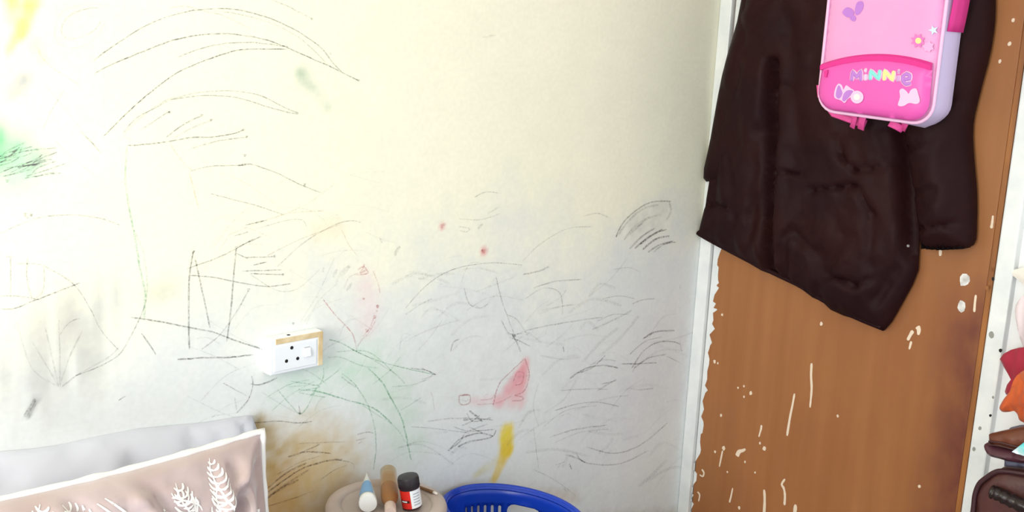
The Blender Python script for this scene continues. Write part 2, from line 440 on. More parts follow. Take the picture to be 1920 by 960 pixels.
def fleck(x, y, r, name='paint_fleck', m='drip', parent=door, hh=.001, asp=1.3, ang=0, place=place_door, P=PD):
    c = P(x, y); n = 9; rr = r/720
    pl = []
    for k in range(n):
        a = 2*pi*k/n; q = rr*(1+.35*noise.noise(Vector((k*.9, x*.13, y*.17)))); a2 = cos(a)*q; b2 = sin(a)*q*asp
        pl.append((c[0]+a2*cos(ang)-b2*sin(ang), c[1]+a2*sin(ang)+b2*cos(ang)))
    return relief(name, pl, place, lambda u, z, d: hh, .02, M[m], parent)
fleck(1809, 525, 9, 'filler_patch', 'filler', asp=1.2)['label'] = 'white filler in the old handle hole'
fleck(1803, 574, 7, 'filler_patch', 'filler', asp=1.6)['label'] = 'white filler in the old keyhole'
for x, y, r in [(1408, 737, 3.4), (1395, 724, 2), (1384, 727, 2), (1352, 779, 2.6), (1433, 841, 4), (1425, 831, 2.2), (1397, 866, 2), (1416, 886, 2), (1386, 952, 3), (1364, 885, 2),
                (1571, 780, 2.2), (1354, 590, 2.4), (1340, 678, 3), (1346, 681, 2), (1341, 847, 2.4), (1540, 607, 3), (1900, 38, 2.6), (1893, 82, 3), (1875, 115, 2.6), (1724, 912, 2.6), (1820, 400, 2), (1357, 840, 4), (1395, 744, 2)]:
    fleck(x, y, r)
# ragged white paint left along the hinge edge of the door
pts = []
yy = 440; rnd = random.Random(5)
while yy < 985:
    xe = 1338-(yy-461)*.088
    w = (13 if yy < 620 else 10 if yy < 860 else 2.5)+rnd.choice([-5, -3, -1, 0, 1, 3, 4])
    pts.append((xe+w, yy)); yy += rnd.uniform(2, 16)
edge = [(1338-(y-461)*.088+1.2, y) for y in (985, 800, 620, 440)]
relief('paint_margin', [PD(*p) for p in pts+edge], place_door, lambda u, z, d: .0008, .02, M['trim'], door)['label'] = 'ragged white paint along the hinge edge'
pts = []; yy = -20
while yy < 160:
    xe = 1380-yy*.09; pts.append((xe+11+rnd.uniform(-2, 2), yy)); yy += rnd.uniform(6, 14)
edge = [(1380-y*.09+1.2, y) for y in (160, -20)]
relief('paint_margin', [PD(*p) for p in pts+edge], place_door, lambda u, z, d: .0008, .02, M['trim'], door)
drip([(1316, 880), (1320, 886), (1318, 893), (1312, 890)], (4, 3), m='drip')
drip([(1308, 922), (1312, 928), (1310, 940)], (4, 3), m='drip')
# knocks and dirt on the latch-side jamb
PJ = lambda x, y: (lambda p: (-p.y, p.z))(onX(x, y, -.0162))
place_j = lambda u, z, w: Vector((-.0162-w, -u, z))
for x, y, r, m in [(1862, 523, 2.6, 'dark'), (1858, 506, 2.6, 'lip'), (1859, 628, 5, 'grimepatch'), (1837, 803, 3, 'grimepatch'), (1826, 842, 3, 'grimepatch'), (1854, 582, 2, 'lip'), (1876, 657, 2.8, 'dark'), (1862, 745, 1.8, 'grimepatch'), (1857, 779, 2.2, 'dark'), (1851, 540, 3, 'lip')]:
    fleck(x, y, r, 'chip', m, trim_r, .0006, place=place_j, P=PJ)

# ================================================================== CRAYON DRAWINGS ON THE WALL
_k = [0]
def strokes(name, colour, lines, parent=wall_back, label=None):
    V = []; Fc = []; A = []
    for ln in lines:
        pts, w, al = ln[0], ln[1]*1.25, ln[2]*.8
        q = smooth_poly(pts, 7, False) if len(pts) > 2 else resample(pts, 8, False)
        K = len(q)
        if K < 2: continue
        _k[0] += 1; off = -.0003-.0000012*_k[0]
        base = len(V)
        for i, p in enumerate(q):
            a = q[max(i-1, 0)]; b = q[min(i+1, K-1)]; dx, dy = b[0]-a[0], b[1]-a[1]; l = hypot(dx, dy) or 1
            jx = .7*noise.noise(Vector((p[0]*.06, p[1]*.06, _k[0]))); nx_, ny_ = -dy/l, dx/l
            ww = w/2*(.45 if i in (0, K-1) else 1)*(1+.4*noise.noise(Vector((p[0]*.09, p[1]*.09, _k[0]+9))))
            for s in (-1, 1):
                V.append(onY(p[0]+nx_*(ww*s+jx), p[1]+ny_*(ww*s+jx), off))
                A.append(al*(.55+.45*min(1, max(0, .65+1.1*noise.noise(Vector((p[0]*.035, p[1]*.035, _k[0]*1.7)))))))
        for i in range(K-1): a = base+2*i; Fc.append((a, a+1, a+3, a+2))
    o = pyd(name, V, Fc, CR[colour], parent)
    at = o.data.attributes.new('fade', 'FLOAT', 'POINT'); at.data.foreach_set('value', A)
    if label: o['label'] = label
    return o
def dots(name, colour, pts, parent=wall_back):
    return strokes(name, colour, [([(x-r, y), (x+r*.2, y-.4), (x+r, y+.3)], 2*r, a) for x, y, r, a in pts], parent)

D, E_, G_ = 2.2, 1.7, 1.4
strokes('crayon_arcs', 'black', [
 ([(175, 115), (200, 95), (240, 68), (270, 50), (310, 33), (350, 22), (378, 18), (420, 16), (455, 20), (490, 29), (520, 40), (560, 60), (600, 88), (620, 112), (640, 135)], E_, .6),
 ([(175, 139), (205, 123), (240, 108), (280, 92), (320, 77), (370, 66), (420, 63), (460, 67), (500, 75), (540, 90), (580, 108), (620, 125), (645, 138), (672, 151)], E_, .7),
 ([(335, 107), (365, 95), (400, 85), (440, 80), (480, 80), (520, 85), (540, 88)], G_, .6),
 ([(195, 255), (240, 210), (280, 175), (330, 138), (380, 115), (430, 98), (455, 93), (500, 92), (537, 92)], E_, .8),
 ([(230, 250), (255, 222), (290, 203), (320, 187), (370, 174), (420, 170), (450, 172), (490, 180), (530, 200), (560, 212)], G_, .5),
 ([(320, 187), (370, 180), (420, 180), (460, 187), (500, 200), (530, 208), (560, 214)], G_, .5),
 ([(315, 15), (350, 12), (380, 20), (420, 30), (470, 55)], G_, .3),
 ([(400, 20), (440, 25), (480, 34), (520, 48), (560, 70), (590, 96), (622, 128)], G_, .35),
 ([(510, 0), (540, 12), (565, 25), (585, 35)], G_, .35),
 ([(185, 15), (160, 17), (130, 30), (115, 55), (125, 72), (150, 70), (175, 58), (190, 40)], G_, .35),
 ([(200, 12), (165, 8), (120, 20), (104, 50), (108, 80), (140, 90), (175, 75), (195, 45)], G_, .18),
 ([(355, 322), (390, 312), (440, 310), (470, 308), (520, 325), (560, 345), (602, 361)], G_, .55),
 ([(445, 311), (470, 307)], D, .7), ([(395, 363), (440, 375), (480, 385), (530, 402)], G_, .5),
 ([(240, 273), (280, 270), (318, 265), (360, 258), (400, 257), (440, 250), (457, 243)], E_, .6),
 ([(360, 278), (410, 264), (462, 257)], E_, .5), ([(312, 257), (345, 233), (378, 217)], E_, .65), ([(325, 260), (360, 240), (396, 225)], G_, .45),
 ([(262, 245), (300, 220), (318, 209)], G_, .45), ([(150, 246), (170, 265), (190, 288)], E_, .5), ([(250, 262), (235, 250), (290, 200), (330, 180)], G_, .3)],
 label='long dark crayon arcs at the upper left of the wall')
strokes('crayon_letters', 'black', [
 ([(362, 472), (355, 520), (354, 600), (355, 655)], 2.6, .65), ([(365, 480), (378, 540), (394, 615)], 2.4, .55), ([(443, 465), (438, 520), (432, 590), (425, 640)], 2.4, .6),
 ([(466, 545), (440, 590), (410, 630), (378, 655)], E_, .45), ([(355, 516), (400, 520), (450, 530), (500, 537), (545, 532)], E_, .6),
 ([(246, 595), (300, 603), (360, 615), (400, 623), (440, 638), (492, 655)], D, .65), ([(333, 674), (380, 671), (430, 670), (475, 665)], D, .8),
 ([(350, 504), (390, 490), (420, 478), (450, 462), (490, 443)], E_, .5), ([(265, 625), (280, 645), (292, 665)], D, .55),
 ([(460, 422), (500, 413)], E_, .7), ([(440, 442), (465, 435)], E_, .6), ([(440, 468), (475, 448)], E_, .5), ([(443, 475), (465, 485)], E_, .7),
 ([(460, 483), (515, 481)], E_, .6), ([(475, 497), (500, 491)], E_, .7), ([(455, 508), (530, 506)], E_, .55), ([(470, 513), (530, 515)], E_, .6),
 ([(480, 430), (530, 415), (565, 412), (575, 425)], G_, .3), ([(520, 500), (570, 455), (620, 425), (655, 414), (677, 417)], G_, .4), ([(470, 515), (520, 545), (560, 540), (600, 505)], G_, .3)],
 label='dark crayon strokes like a letter N left of the socket')
strokes('crayon_loops', 'grey', [
 ([(0, 438), (40, 420), (80, 407), (140, 403), (190, 410), (225, 422)], G_, .5), ([(20, 482), (20, 520), (20, 560)], E_, .5), ([(12, 482), (24, 481)], E_, .8), ([(52, 484), (50, 520), (60, 560)], D, .4),
 ([(82, 500), (83, 530), (78, 550), (62, 562)], E_, .45), ([(30, 495), (70, 495), (100, 508), (140, 535), (170, 580), (190, 620), (222, 656)], G_, .5),
 ([(0, 580), (30, 578), (60, 565), (100, 550), (150, 530)], E_, .7), ([(110, 630), (130, 605), (150, 597)], G_, .5),
 ([(275, 560), (265, 590), (240, 640), (220, 668), (180, 690), (140, 705)], E_, .55), ([(110, 725), (90, 690), (60, 640)], D, .25), ([(110, 725), (100, 680), (85, 615)], D, .25),
 ([(112, 725), (112, 660), (110, 600)], D, .25), ([(112, 725), (130, 670), (155, 620)], D, .25), ([(110, 725), (60, 690), (30, 600)], D, .2), ([(116, 725), (150, 700), (200, 672), (225, 650)], D, .3),
 ([(0, 555), (40, 556), (75, 562)], G_, .4), ([(85, 160), (110, 190), (150, 240)], G_, .2), ([(120, 170), (95, 210), (80, 245)], G_, .35), ([(100, 260), (140, 300), (180, 330)], G_, .2),
 ([(222, 751), (236, 742)], D, .7), ([(46, 782), (56, 765), (66, 748)], 5, .45), ([(52, 784), (62, 766), (68, 752)], 4, .35), ([(50, 400), (46, 402), (52, 410)], 3, .4)],
 label='grey crayon loops at the lower left of the wall')
rr_ = random.Random(11)
strokes('crayon_scribble', 'grey', [([(x+rr_.uniform(-45, -10), y+rr_.uniform(2, 14)), (x, y), (x+rr_.uniform(10, 45), y-rr_.uniform(2, 16))], E_, rr_.uniform(.35, .8)) for x, y in [(rr_.uniform(5, 85), rr_.uniform(280, 328)) for _ in range(26)]],
 label='dark scribble over the green patch on the left')
strokes('crayon_tree', 'green', [
 ([(238, 275), (235, 330), (240, 380), (252, 440), (262, 500), (272, 550), (270, 600)], 3, .42), ([(250, 430), (268, 470), (276, 530), (274, 560)], 2.4, .25),
 ([(617, 637), (640, 643), (670, 660), (720, 680), (780, 695), (815, 702)], E_, .6), ([(560, 730), (600, 735), (650, 750), (700, 765), (735, 795)], D, .65),
 ([(690, 690), (715, 715), (735, 750), (755, 790), (766, 840), (771, 862)], D, .6), ([(640, 700), (665, 720), (690, 760), (702, 800), (705, 840), (700, 882)], E_, .5),
 ([(520, 730), (550, 765), (563, 776), (575, 765), (590, 735)], E_, .5), ([(607, 690), (603, 715), (580, 745)], E_, .5), ([(540, 725), (580, 722), (600, 720), (640, 690)], E_, .35),
 ([(500, 745), (540, 722), (580, 712)], E_, .35), ([(510, 770), (545, 740), (590, 715)], E_, .3), ([(615, 670), (640, 670), (675, 685), (710, 690)], E_, .4),
 ([(630, 660), (690, 660), (740, 700), (760, 720)], E_, .4), ([(735, 725), (770, 722), (800, 712)], E_, .35), ([(700, 720), (730, 695), (750, 670)], E_, .3), ([(680, 760), (740, 800), (760, 830)], E_, .3),
 ([(750, 770), (775, 755), (790, 745)], G_, .4), ([(560, 690), (585, 700), (612, 720)], E_, .35), ([(640, 760), (600, 770), (560, 800)], G_, .2), ([(545, 715), (600, 725), (560, 735), (610, 745)], E_, .4)],
 label='green crayon lines around and below the socket')
strokes('crayon_marks', 'black', [
 ([(470, 720), (490, 721), (520, 708)], D, .6), ([(472, 705), (474, 722), (465, 750), (443, 775)], E_, .55), ([(418, 718), (440, 730), (462, 742)], G_, .5), ([(440, 745), (444, 770)], D, .35),
 ([(475, 793), (520, 790), (560, 793), (585, 790)], E_, .65), ([(660, 655), (700, 675), (740, 700)], G_, .4), ([(770, 690), (800, 695), (818, 703)], E_, .6), ([(790, 712), (812, 702), (790, 690)], G_, .5),
 ([(640, 706), (655, 718), (668, 726)], E_, .5), ([(670, 815), (690, 810), (700, 812)], E_, .5), ([(668, 826), (685, 822)], E_, .6), ([(672, 832), (678, 828)], E_, .7), ([(560, 760), (563, 776)], E_, .5)])
strokes('crayon_bow_marks', 'brown', [
 ([(500, 925), (540, 895), (575, 875), (620, 863), (642, 862)], D, .75), ([(498, 918), (540, 885), (575, 868)], D, .75), ([(505, 930), (545, 902), (580, 880)], 3, .6), ([(540, 857), (570, 848), (600, 848), (622, 851)], D, .6),
 ([(500, 935), (530, 915), (560, 900)], 3, .6), ([(560, 850), (590, 838), (600, 832)], E_, .5), ([(630, 862), (660, 868), (664, 880)], G_, .5), ([(600, 900), (630, 880), (650, 872)], G_, .4),
 ([(520, 890), (560, 868), (600, 855)], G_, .4), ([(498, 950), (540, 938), (590, 920)], E_, .4), ([(560, 832), (600, 830), (650, 828)], G_, .35), ([(590, 770), (600, 750), (625, 735)], G_, .3)],
 label='brown crayon bows beside the pillow')
strokes('crayon_hatching', 'black', [
 ([(1155, 445), (1162, 428), (1175, 410), (1195, 393), (1222, 379), (1258, 377)], E_, .65), ([(1160, 440), (1175, 418), (1205, 392), (1235, 384)], 3, .35), ([(1180, 467), (1205, 442), (1228, 428)], 2.6, .6),
 ([(1190, 466), (1215, 446), (1242, 430)], 2.6, .65), ([(1200, 458), (1222, 440), (1250, 430)], 2.2, .55), ([(1205, 468), (1230, 448), (1255, 442)], 2.6, .6), ([(1215, 473), (1235, 460), (1262, 452)], 2.4, .6), ([(1225, 473), (1245, 458), (1268, 454)], 2, .5),
 ([(1170, 450), (1190, 425), (1220, 405)], 3, .3), ([(1255, 378), (1258, 395), (1250, 412)], 3, .35), ([(1195, 425), (1215, 410), (1240, 402)], 3, .3), ([(1180, 440), (1205, 418)], 3, .3),
 ([(1205, 635), (1230, 622), (1265, 620)], D, .75), ([(1185, 690), (1205, 660), (1230, 643), (1260, 640), (1275, 645)], E_, .55), ([(1165, 682), (1195, 682), (1232, 680)], D, .55), ([(1190, 690), (1215, 672), (1250, 664)], E_, .55), ([(1250, 668), (1275, 680)], E_, .45),
 ([(1180, 665), (1210, 640), (1240, 632)], E_, .35), ([(1192, 684), (1186, 698)], D, .4), ([(1275, 640), (1278, 660)], G_, .5),
 ([(1068, 710), (1095, 692), (1130, 685), (1160, 690)], D, .6), ([(1080, 700), (1110, 690), (1135, 666)], G_, .5), ([(1105, 685), (1130, 675), (1155, 677)], E_, .4), ([(1120, 733), (1140, 720), (1156, 712)], E_, .6), ([(1128, 720), (1150, 715)], E_, .5),
 ([(1124, 730), (1140, 730)], E_, .4), ([(1180, 728), (1200, 731), (1225, 728)], E_, .4), ([(1050, 732), (1090, 730), (1130, 728)], G_, .4)],
 label='dark hatched crayon bows near the door')
strokes('crayon_scribbles', 'black', [
 ([(843, 842), (865, 822), (900, 812), (925, 818)], D, .6), ([(858, 838), (880, 828), (920, 820), (930, 806)], D, .65), ([(850, 800), (880, 808), (930, 805)], E_, .55), ([(880, 770), (895, 782), (905, 790)], 3, .55), ([(868, 788), (890, 785), (925, 787)], D, .6),
 ([(875, 775), (888, 790), (920, 783)], E_, .5), ([(866, 798), (885, 790), (900, 778)], E_, .45), ([(870, 812), (900, 800), (915, 795)], E_, .5), ([(840, 845), (860, 830), (870, 815)], D, .5), ([(878, 800), (905, 812)], E_, .45),
 ([(955, 632), (975, 640), (995, 650)], E_, .6), ([(960, 628), (968, 640), (976, 660)], D, .6), ([(930, 520), (940, 560), (952, 595), (965, 630)], E_, .4), ([(940, 600), (955, 625), (980, 625)], E_, .45), ([(950, 590), (970, 600), (990, 630)], E_, .35),
 ([(845, 660), (850, 642), (862, 636)], E_, .5), ([(1068, 870), (1072, 880)], 4, .6), ([(1060, 852), (1080, 858), (1098, 868)], E_, .5), ([(1042, 872), (1058, 866)], E_, .5), ([(1046, 876), (1052, 870)], E_, .5), ([(1057, 915), (1062, 922)], 4, .35), ([(1282, 890), (1283, 905)], 3.5, .4),
 ([(1056, 650), (1058, 660)], 3, .5), ([(1275, 534), (1276, 542)], 5, .3), ([(915, 400), (925, 395), (935, 388)], 2.6, .35), ([(895, 430), (905, 420)], 4, .3), ([(905, 70), (930, 66)], 3, .25), ([(712, 445), (716, 455)], 5, .35), ([(740, 480), (745, 468), (750, 462)], 4, .3)],
 label='dark crayon tangle above the blue basket')
lines = [
 ([(760, 578), (800, 535), (850, 505), (920, 493), (980, 497)], G_, .55), ([(1040, 770), (1080, 758), (1120, 754), (1160, 762)], E_, .5), ([(1030, 820), (1080, 805), (1138, 797)], E_, .45), ([(1100, 838), (1150, 850), (1200, 835), (1252, 793)], E_, .5),
 ([(1020, 800), (1060, 770), (1120, 760)], G_, .3), ([(1080, 850), (1100, 868), (1160, 870), (1215, 845)], E_, .4), ([(1040, 830), (1090, 810), (1140, 805)], G_, .3), ([(980, 490), (1010, 460), (1060, 430), (1110, 425)], G_, .35), ([(980, 515), (1010, 508), (1030, 500)], D, .5),
 ([(1000, 540), (1040, 528), (1090, 524)], E_, .45), ([(985, 560), (1020, 540), (1050, 550), (1055, 590)], G_, .4), ([(985, 620), (1030, 610), (1090, 600), (1130, 595)], E_, .45), ([(1110, 618), (1140, 605), (1185, 582)], D, .35), ([(1120, 602), (1150, 590), (1180, 590)], E_, .4), ([(1185, 570), (1205, 562), (1228, 560)], E_, .4),
 ([(1130, 560), (1160, 555), (1190, 560)], G_, .35), ([(1150, 505), (1180, 502), (1200, 510)], G_, .3), ([(890, 370), (910, 360), (935, 362)], E_, .35), ([(860, 425), (880, 428), (875, 435), (862, 432)], E_, .35), ([(860, 410), (900, 412), (940, 400)], G_, .3), ([(870, 540), (880, 570), (900, 578), (915, 570)], G_, .4), ([(1095, 405), (1120, 400), (1140, 408)], E_, .35),
 ([(760, 590), (790, 570), (810, 560)], E_, .35), ([(780, 660), (800, 640), (830, 600)], G_, .25), ([(640, 520), (655, 500), (640, 510), (630, 530)], 4, .2), ([(625, 520), (632, 505)], 5, .2), ([(605, 510), (607, 502)], 6, .25), ([(650, 545), (660, 530)], 4, .3), ([(760, 640), (800, 620), (860, 600)], G_, .25),
 ([(800, 790), (840, 785), (880, 784)], E_, .5), ([(770, 800), (820, 804), (880, 812)], G_, .45), ([(815, 770), (812, 750), (808, 735)], G_, .35), ([(1000, 800), (1005, 840), (1010, 880)], G_, .3), ([(1010, 800), (1000, 760), (1010, 720)], G_, .25), ([(1000, 880), (1040, 900), (1080, 930)], G_, .4)]
for _ in range(85):
    x = rr_.uniform(745, 1270); y = rr_.uniform(500, 900); a = rr_.uniform(-.9, .3); L = rr_.uniform(15, 60); k = rr_.uniform(-14, 14)
    lines.append(([(x-L*cos(a), y-L*sin(a)), (x+k*.4, y+k-8), (x+L*cos(a), y+L*sin(a))], rr_.choice([1.5, 2.4, 4.0]), rr_.uniform(.05, .2)))
for _ in range(40):
    x = rr_.uniform(380, 760); y = rr_.uniform(330, 800); a = rr_.uniform(-1.1, .6); L = rr_.uniform(15, 70); k = rr_.uniform(-14, 14)
    lines.append(([(x-L*cos(a), y-L*sin(a)), (x+k*.4, y+k-6), (x+L*cos(a), y+L*sin(a))], rr_.choice([1.3, 1.7]), rr_.uniform(.06, .2)))
strokes('crayon_faint_scribbles', 'grey', lines, label='faint grey crayon scribbles across the lower wall')
strokes('crayon_pink_marks', 'pink', [
 ([(606, 562), (630, 592), (660, 625), (669, 655)], E_, .55), ([(670, 506), (682, 500), (676, 512), (688, 506)], 2.6, .5), ([(668, 516), (690, 512), (682, 498)], E_, .45), ([(700, 508), (708, 530), (713, 550)], E_, .3),
 ([(645, 540), (655, 520), (672, 512)], G_, .3), ([(668, 655), (676, 640), (690, 625), (705, 600)], E_, .35), ([(680, 632), (695, 612), (702, 590)], E_, .35), ([(655, 590), (700, 620)], G_, .2),
 ([(984, 672), (960, 695), (935, 722), (925, 760)], E_, .6), ([(984, 672), (992, 700), (985, 730), (965, 742)], E_, .5), ([(965, 742), (980, 745), (978, 750), (960, 752)], E_, .5), ([(962, 715), (970, 698), (982, 700), (978, 718), (966, 722)], E_, .45),
 ([(895, 758), (930, 756), (960, 742)], E_, .4), ([(900, 750), (920, 748), (928, 740)], G_, .4), ([(905, 744), (915, 738)], G_, .4), ([(600, 480), (640, 470), (680, 470)], G_, .15), ([(560, 620), (590, 580), (640, 560)], G_, .15)],
 label='pink crayon shape and lines right of the socket')
strokes('crayon_red_square', 'red', [([(861, 742), (880, 741), (881, 754), (872, 759), (862, 756), (861, 742)], D, .55), ([(866, 750), (874, 752), (878, 748)], E_, .35), ([(861, 742), (880, 740)], D, .4)], label='small red crayon square above the blue basket')
dots('crayon_dots', 'red', [(708, 575, 2.4, .7), (703, 595, 2.4, .7), (688, 620, 2.6, .6), (706, 584, 1.6, .5), (829, 424, 3, .5), (833, 421, 2, .6), (906, 472, 3, .6), (682, 497, 1.6, .6), (682, 561, 1.8, .5)])
dots('crayon_dots', 'black', [(672, 151, 2, .6), (585, 36, 2, .5), (318, 210, 2, .6), (378, 217, 2, .7), (396, 225, 2, .7), (457, 243, 2, .7), (462, 257, 2, .6), (459, 292, 1.8, .7), (571, 346, 2.2, .5), (619, 101, 2, .5), (515, 481, 2, .7), (530, 515, 2, .7), (466, 544, 2.4, .5), (443, 465, 2, .6), (363, 472, 2, .6), (562, 775, 2, .6), (13, 340, 2.4, .6), (58, 404, 2.4, .5), (964, 631, 2.4, .7), (550, 607, 1.6, .6)])
strokes('crayon_orange_lines', 'yellow', [([(355, 325), (362, 350), (372, 390)], D, .35), ([(318, 268), (340, 300), (360, 320)], G_, .35), ([(640, 430), (655, 460), (670, 480)], G_, .3), ([(430, 440), (480, 420), (540, 400), (610, 395)], G_, .3), ([(500, 480), (560, 450), (640, 420)], G_, .3), ([(70, 90), (90, 120), (150, 160)], G_, .35)])

# ================================================================== SOCKET
def socket():
    dp = .028
    a = onY(507, 640, -dp); b = onY(607, 618, -dp); c = onY(604, 684, -dp); d = onY(507, 706, -dp)
    x0 = (a.x+d.x)/2; x1 = (b.x+c.x)/2; z1 = (a.z+b.z)/2; z0 = (c.z+d.z)/2
    cream = mat('yellowed_plastic', (234, 216, 180), .4, rgb2=(204, 176, 126), scale=30)
    white = mat('white_socket_plastic', (240, 244, 250), .3)
    edge = mat('box_side_plastic', (248, 250, 250), .4)
    t = thing('wall_socket', 'white switched three pin wall socket with yellowed edges', 'socket', ((x0+x1)/2, 0, z0))
    box('back_box', (x0, x1, -dp+.006, -.0002, z0, z1), edge, t, bev=.002)
    fr = box('face_frame', (x0, x1, -dp, -dp+.0058, z0, z1), white, t, bev=.0022)
    w = x1-x0; h = z1-z0
    box('yellowed_edge', (x1-.012, x1-.0005, -dp-.0012, -dp+.004, z0+.001, z1-.0005), cream, fr, bev=.001)
    box('yellowed_edge', (x0+.012, x1-.0122, -dp-.0012, -dp+.004, z1-.012, z1-.0005), cream, fr, bev=.001)
    pl = box('face_plate', (x0+.008, x1-.016, -dp-.002, -dp+.002, z0+.006, z1-.015), white, t, bev=.0015)
    for x, y in ((547, 652), (537, 677), (558, 672)):
        p = onY(x, y, -dp-.002); r = .0036
        lathe('pin_hole', [(r, 0), (r, .0006)], Matrix.Translation((p.x, -dp-.0021, p.z)) @ Matrix.Rotation(pi/2, 4, 'X'), M['dark'], pl, 16)
    p = onY(575, 660, -dp-.002)
    sw = bmesh.new(); sw = box_bm(p.x-.007, p.x+.009, -dp-.006, -dp-.001, p.z-.0095, p.z+.0095, .0015)
    for v in sw.verts:
        if v.co.y < -dp-.004: v.co.y += (v.co.z-p.z)*.18
    s = obj('switch', sw, white, t)
    for dz in (-.0105, .0098): box('switch_gap', (p.x-.006, p.x+.008, -dp-.0025, -dp-.0021, p.z+dz, p.z+dz+.0009), M['grimepatch'], s)
    q = onY(541, 626, -.016); lathe('screw_hole', [(.0035, 0), (.0035, .002)], Matrix.Translation((q.x, -.016, z1-.0012)), M['dark'], t, 12)
socket()

# ================================================================== BED END: sheet, mattress, pillow
M['sheet'] = mat('pale_grey_sheet', (214, 216, 226), .8, var=.08, scale=5, bump=.15, bscale=14)
sp_out = [(-2.75, .32), (-1.53, .32), (-1.505, .45), (-1.51, .60)] + [(onY(x, y).x, onY(x, y).z) for x, y in ((475, 800), (468, 778), (440, 782), (380, 792), (320, 797), (260, 803), (180, 818), (120, 832), (60, 841), (0, 846))] + [(-2.35, .77), (-2.75, .765)]
sp_out = [(min(u, -1.503), z) for u, z in sp_out]
def sheet_h(u, z, d):
    e = min(1, d/.05); hgt = .006+.035*sqrt(e)+.05*max(0, min(1, (.74-z)/.3))
    for ax, az, bx, bz, w, dp in ((-1.66, .71, -1.57, .64, .012, .010), (-1.60, .70, -1.60, .63, .010, .010), (-1.54, .735, -1.535, .64, .007, .02), (-1.78, .70, -1.70, .62, .02, .012), (-2.0, .72, -1.85, .66, .03, .012)):
        hgt -= dp*math.exp(-(segdist(u, z, ax, az, bx, bz)/w)**2)
    return max(.004, hgt + .009*e*fbm(u*7, z*11, 2))
sheet = tag(relief('bed_sheet', sp_out, lambda u, z, w: Vector((u, -.001-w, z)), sheet_h, .016, M['sheet']), 'pale grey crumpled sheet pushed up the wall behind the pillow', 'sheet')
mt = thing('mattress', 'pale covered mattress under the satin pillow', 'mattress', (-2.55, -.6, 0))
box('mattress_pad', (-3.5, -1.56, -1.05, -.11, .18, .355), M['sheet'], mt, bev=.03, seg=3)
box('bed_base', (-3.48, -1.58, -1.03, -.13, 0, .178), mat('bed_base_cloth', (120, 110, 105), .8), mt, bev=.01)

